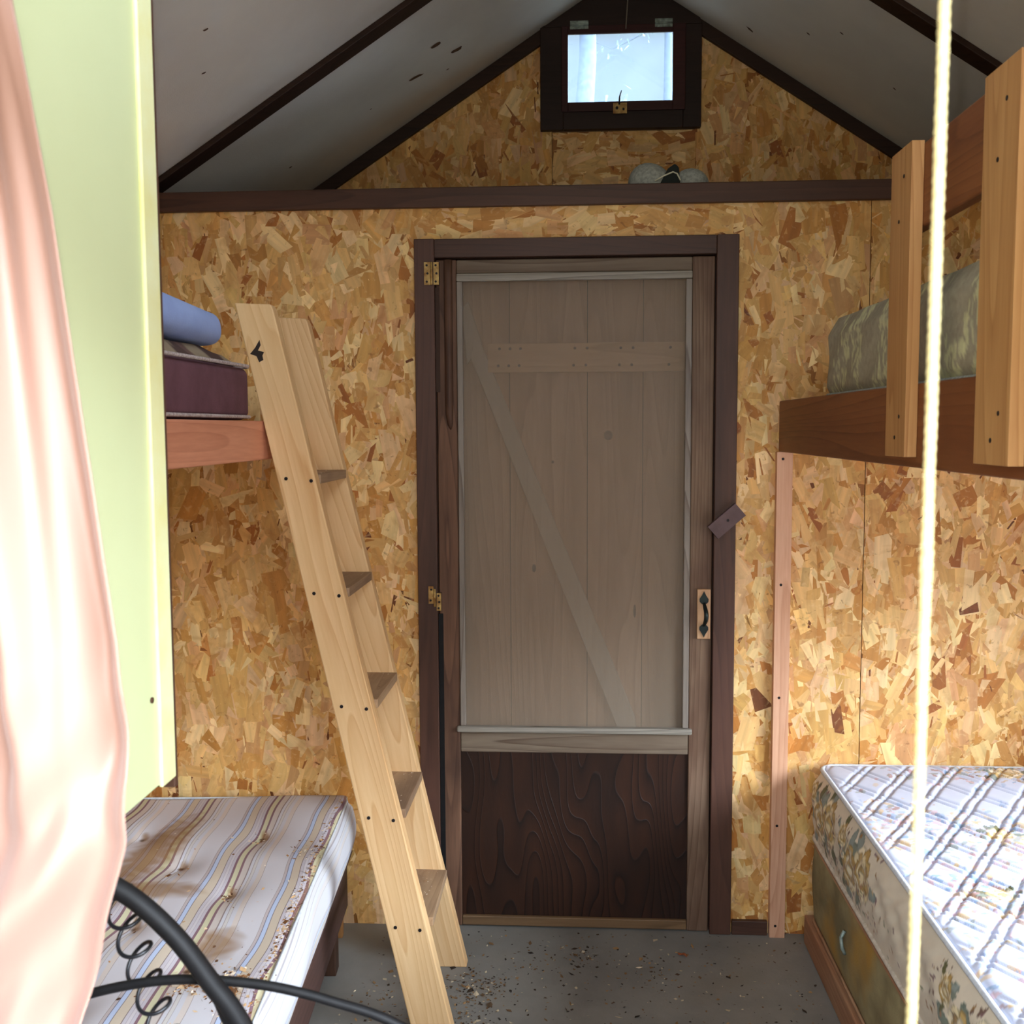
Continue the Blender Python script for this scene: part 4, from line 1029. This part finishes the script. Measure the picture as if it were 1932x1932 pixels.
cs = np.zeros(tside.shape + (4,)); cs[..., :3] = srgb(206, 212, 222)[:3]; cs[..., 3] = .35
grid_obj('ticking_border', P3, cs, M['ticking'], SM, True, attr=tside / per)
for (z, off) in ((.404, -.010), (.258, .0)):
    pts = []
    for p, n_ in list(zip(Pq, Nq))[::5]:
        u_, v_2 = p[0] + n_[0] * off, p[1] + n_[1] * off; x, y = loc2(u_, v_2); pts.append((x, y, z))
    MB().tube(pts, .0035, 6, closed=True).build('piping', M['pipewhite'] if z > .3 else M['frameb'], SM)

# ------------------------------------------------------------------ litter
M['chip'] = vcol('wood_crumbs', .9, .1, 200, .1, 80)
def litter(name, pts, seed, label, cat, sizes=(.0015, .006), pal=None):
    rg = np.random.default_rng(seed); vs = []; fs = []; cl = []
    for (x, y, z) in pts:
        s_ = rg.uniform(*sizes) * (1 if rg.random() > .08 else 2.0); a = rg.uniform(0, 6.28); asp = rg.uniform(.2, .9); b0 = len(vs)
        ux, uy = math.cos(a) * s_, math.sin(a) * s_
        vs += [(x - ux, y - uy, z + .0003), (x + uy * asp, y - ux * asp, z + .0004), (x + ux, y + uy, z + .0003 + s_ * rg.uniform(0, .6)), (x - uy * asp, y + ux * asp, z + .0004 + s_ * rg.uniform(0, .5))]
        fs.append((b0, b0 + 1, b0 + 2, b0 + 3)); c_ = pal[rg.integers(len(pal))]; cl += [srgb(*c_)] * 4
    b = MB(); b.add(vs, fs); o = b.build(name, M['chip'], fix=False)
    ca = o.data.color_attributes.new('Col', 'FLOAT_COLOR', 'POINT'); ca.data.foreach_set('color', [q for c_ in cl for q in c_])
    return tag(o, label, cat, kind='stuff')
rg = np.random.default_rng(8)
pts = [(rg.uniform(-.55, .66), rg.uniform(1.7, 2.86), 0) for _ in range(1500)]
for (a, b_, s_, n) in ((-.26, 2.55, .05, 260), (-.24, 2.38, .05, 160), (-.12, 2.70, .05, 40), (.02, 2.72, .03, 60), (.20, 2.66, .05, 60), (-.5, 2.45, .08, 120), (0, 2.3, .04, 40), (-.3, 2.2, .1, 90)):
    pts += [(rg.normal(a, s_), rg.normal(b_, s_), 0) for _ in range(n)]
pts = [p for p in pts if -.585 < p[0] < .64 and p[1] < 2.865]
litter('floor_litter', pts, 3, 'scattered crumbs, chips and dirt on the grey floor', 'litter', (.0015, .0058), [(60, 48, 36), (80, 62, 44), (120, 92, 60), (150, 118, 80), (50, 42, 36), (196, 180, 150), (110, 84, 58)])
pts = []
def ztop(u, v):
    i = int(np.clip(np.searchsorted(U, u), 0, len(U) - 1)); j = int(np.clip(np.searchsorted(V, v), 0, len(V) - 1)); return Zt[i, j]
for (u0, v0, su, sv, n) in ((.02, .75, .006, .38, 520), (.075, 1.03, .022, .035, 420), (.15, 1.00, .02, .03, 260), (.055, .42, .02, .03, 60), (.19, .62, .01, .02, 25), (.19, .30, .01, .02, 25), (.3, .9, .2, .5, 140), (.12, .015, .012, .004, 40)):
    for _ in range(n):
        u_, v_2 = abs(rg.normal(u0, su)) + .006, rg.normal(v0, sv)
        if .006 < u_ < .7 and .02 < v_2 < 1.85:
            x, y = loc2(u_, v_2); pts.append((x, y, ztop(u_, v_2)))
litter('mattress_litter', pts, 4, 'wood crumbs and bits strewn over the striped mattress', 'litter', (.0014, .0052), [(176, 130, 84), (206, 168, 124), (230, 214, 190), (120, 78, 44), (96, 66, 44), (214, 186, 150)])
pts = []
for k in range(5):
    z = 1.352 - .2695 * k
    for _ in range(60 if k > 2 else 18):
        pts.append((xl(z) + rg.uniform(.012, .09), rg.uniform(2.4, 2.65), z))
litter('tread_litter', pts, 5, 'pale crumbs lying on the lower ladder treads', 'litter', (.001, .0035), [(190, 160, 130), (226, 208, 186), (150, 116, 84)])
# a curled dry leaf and two pale petals on the floor
def leaf(x, y, s_, c_, label, cat, name, ang=0.0):
    b = MB(); vs = []
    n = 9
    for i in range(n):
        u = i / (n - 1) * 2 - 1
        for j in range(5):
            v = (j / 4 * 2 - 1) * (1 - u * u) ** .7 * .45
            X = u * s_; Y = v * s_; vs.append((x + X * math.cos(ang) - Y * math.sin(ang), y + X * math.sin(ang) + Y * math.cos(ang), .0012 + abs(v) * s_ * .5 + .15 * s_ * (1 + math.sin(u * 4))))
    fs = [(i * 5 + j, i * 5 + j + 1, (i + 1) * 5 + j + 1, (i + 1) * 5 + j) for i in range(n - 1) for j in range(4)]
    b.add(vs, fs, 0, True); o = b.build(name, noisy(name + '_surface', c_, c_, 10, .8), fix=False)
    sd = o.modifiers.new('thick', 'SOLIDIFY'); sd.thickness = .0006
    tag(o, label, cat); return o
leaf(.300, 2.745, .015, srgb(150, 80, 44), 'small curled rust brown leaf on the floor right of the door middle', 'leaf', 'dry_leaf', -.6)
leaf(-.075, 2.335, .013, srgb(206, 130, 112), 'small pink petal on the floor near the bottom edge, left of centre', 'petal', 'petal', .4)
leaf(.285, 2.335, .014, srgb(196, 150, 120), 'small tan curl on the floor near the bottom edge, right of centre', 'chip', 'wood_chip', 1.0)

# ------------------------------------------------------------------ lime cupboard on the left
CU = thing('cupboard', 'lime cream painted hanging cupboard close by on the left', 'cupboard', (-.72, .88, 1.03))
bx(-.95, -.492, .84, 1.20, 1.037, 2.0).build('body', M['green'], CU, bevel=.002)
bx(-.4925, -.487, 1.160, 1.201, 1.035, 2.0).build('corner_bead', M['greenedge'], CU, bevel=.002)
bx(-.97, -.489, 1.2015, 1.212, 1.020, 2.01).build('back_board', M['brownbd'], CU, bevel=.002)
b = MB(); b.disc((-.4915, 1.145, 1.145), .0035, 'x', -.0 + .002, 10); b.build('stud', M['brownbd'], CU)
bx(-1.387, -.951, .84, 1.20, 1.037, 1.077).build('shelf_bracket', M['brownbd'], CU)

# ------------------------------------------------------------------ curtain
CT = thing('curtain', 'pink satin curtain hanging in soft folds at the left edge', 'curtain', (-.55, .73, .55))
ez = np.array([.70, 1.00, 1.18, 1.23, 1.266, 1.30, 1.361, 1.439, 1.556, 1.647, 1.80, 1.95]); ex = np.array([-.27, -.262, -.231, -.216, -.2045, -.2015, -.204, -.213, -.228, -.244, -.262, -.27])
ez = 1.46 + (ez - 1.46) * 1.6; ex = ex * 1.6 - .007
Z = np.linspace(.55, 2.02, 240); Uc = np.linspace(0, 1, 260)
ZZ, UC = np.meshgrid(Z, Uc, indexing='xy')     # (nu, nz)
E_ = np.interp(ZZ, ez, ex)
from_edge = UC * (.50)
Xc = E_ - from_edge * (1.0)
s_ = from_edge / .50
amp = .026 + .012 * np.sin(ZZ * 3)
ph = 2 * math.pi * (from_edge / .095) + 1.3 * np.sin(ZZ * 2.6) + .8 * (ZZ - 1.3)
yo = amp * np.sin(ph) * np.clip(from_edge / .012 + .25, 0, 1) + .007 * np.sin(ph * 2.3 + ZZ * 9)
# tie-back pull: diagonal folds sweeping to lower left below z = 1.33
dg = (ZZ - 1.08) - (Xc + .38) * 1.1
pull = np.clip((1.30 - ZZ) / .19, 0, 1)
yo = yo * (1 - .65 * pull) + pull * (.010 * np.sin(dg * 39 + Xc * 9) + .006 * np.sin(dg * 74))
Yc = .73 + yo + .02 * s_
b = grid_obj('fabric', np.stack([Xc, Yc, ZZ], -1), np.ones(Xc.shape + (3,)), M['satin'], CT)
sd = b.modifiers.new('thick', 'SOLIDIFY'); sd.thickness = .0008
MB().tube([(-1.39, .74, 2.03), (-.34, .74, 2.03)], .008, 12).build('rod', M['steel'], CT)
bx(-1.20, -1.185, .361, .745, 2.02, 2.045).build('rod_bracket', M['steel'], CT); bx(-.37, -.355, .361, .745, 2.02, 2.045).build('rod_bracket', M['steel'], CT)

# ------------------------------------------------------------------ rope in front of the window
def rope():
    T_ = thing('rope', 'cream twisted rope hanging straight down close in front of the window', 'rope', (.143, .42, .95))
    n = 420; z0, z1 = .95, 1.795
    for k in range(3):
        pts = []
        for i in range(n + 1):
            z = z0 + (z1 - z0) * i / n; x = .1415 + .004 * (z - 1.2) ; a = z * 2 * math.pi / .014 + k * 2.094
            g = 1.0 + .55 * math.exp(-((z - 1.405) / .012) ** 2)
            pts.append((x + math.cos(a) * .0009 * g, .42 + math.sin(a) * .0009 * g, z))
        MB().tube(pts, .0012, 6).build('strand', M['rope'], T_)
    b = MB(); b.disc((.1437, .42, 1.80), .006, 'z', -.006, 10); b.build('eye', M['screw'], T_)
    bx(.138, .150, .361, .424, 1.7955, 1.803).build('bracket', M['screw'], T_)
rope()

# ------------------------------------------------------------------ black metal frame with coiled wire, low left
BK = thing('metal_frame', 'black curved metal frame with a coiled wire, low at the left before the striped mattress', 'metal frame', (-.30, 1.0, 0))
def curve(pts, n=40):
    P = [Vector(p) for p in pts]; P = [P[0] * 2 - P[1]] + P + [P[-1] * 2 - P[-2]]; out_ = []
    for i in range(1, len(P) - 2):
        for k in range(n // (len(P) - 3) + 1):
            t_ = k / (n // (len(P) - 3) + 1); a, b_, c_, d = P[i - 1], P[i], P[i + 1], P[i + 2]
            out_.append(.5 * ((2 * b_) + (c_ - a) * t_ + (2 * a - 5 * b_ + 4 * c_ - d) * t_ ** 2 + (3 * b_ - a - 3 * c_ + d) * t_ ** 3))
    out_.append(P[-2]); return out_
thick = curve([(-.60, 1.0, .985), (-.525, 1.0, 1.003), (-.466, 1.0, .982), (-.415, 1.0, .938), (-.376, 1.0, .886), (-.340, 1.0, .832), (-.26, 1.0, .66), (-.20, 1.0, .30), (-.18, 1.0, .0)], 60)
MB().tube(thick, .0102, 12).build('bent_bar', M['blackmetal'], BK)
th2 = curve([(-.378, 1.004, .880), (-.352, 1.004, .838), (-.33, 1.004, .78), (-.36, 1.004, .5), (-.40, 1.004, .0)], 40)
MB().tube(th2, [.004 + .0065 * min(1, i / 8) for i in range(len(th2))], 12).build('brace_bar', M['blackmetal'], BK)
thin = curve([(-.62, 1.018, .786), (-.56, 1.018, .841), (-.508, 1.018, .862), (-.443, 1.018, .876), (-.386, 1.018, .879), (-.319, 1.018, .874), (-.253, 1.018, .859), (-.181, 1.018, .834), (-.08, 1.018, .766), (-.02, 1.018, .5), (0, 1.018, 0)], 70)
MB().tube(thin, .0052, 10, flat=1.0).build('cross_bar', M['blackmetal'], BK)
co = []
n = 260
for i in range(n):
    u = i / (n - 1); turns = 6.5; a = u * turns * 2 * math.pi + 1.9
    px = -.496 + .062 * u; pz = .985 - .205 * u
    co.append((px + math.cos(a) * .0150, 1.035 + math.sin(a) * .012, pz + .010 * math.sin(a + .5)))
MB().tube(co, .0022, 8).build('coiled_wire', M['blackwire'], BK)
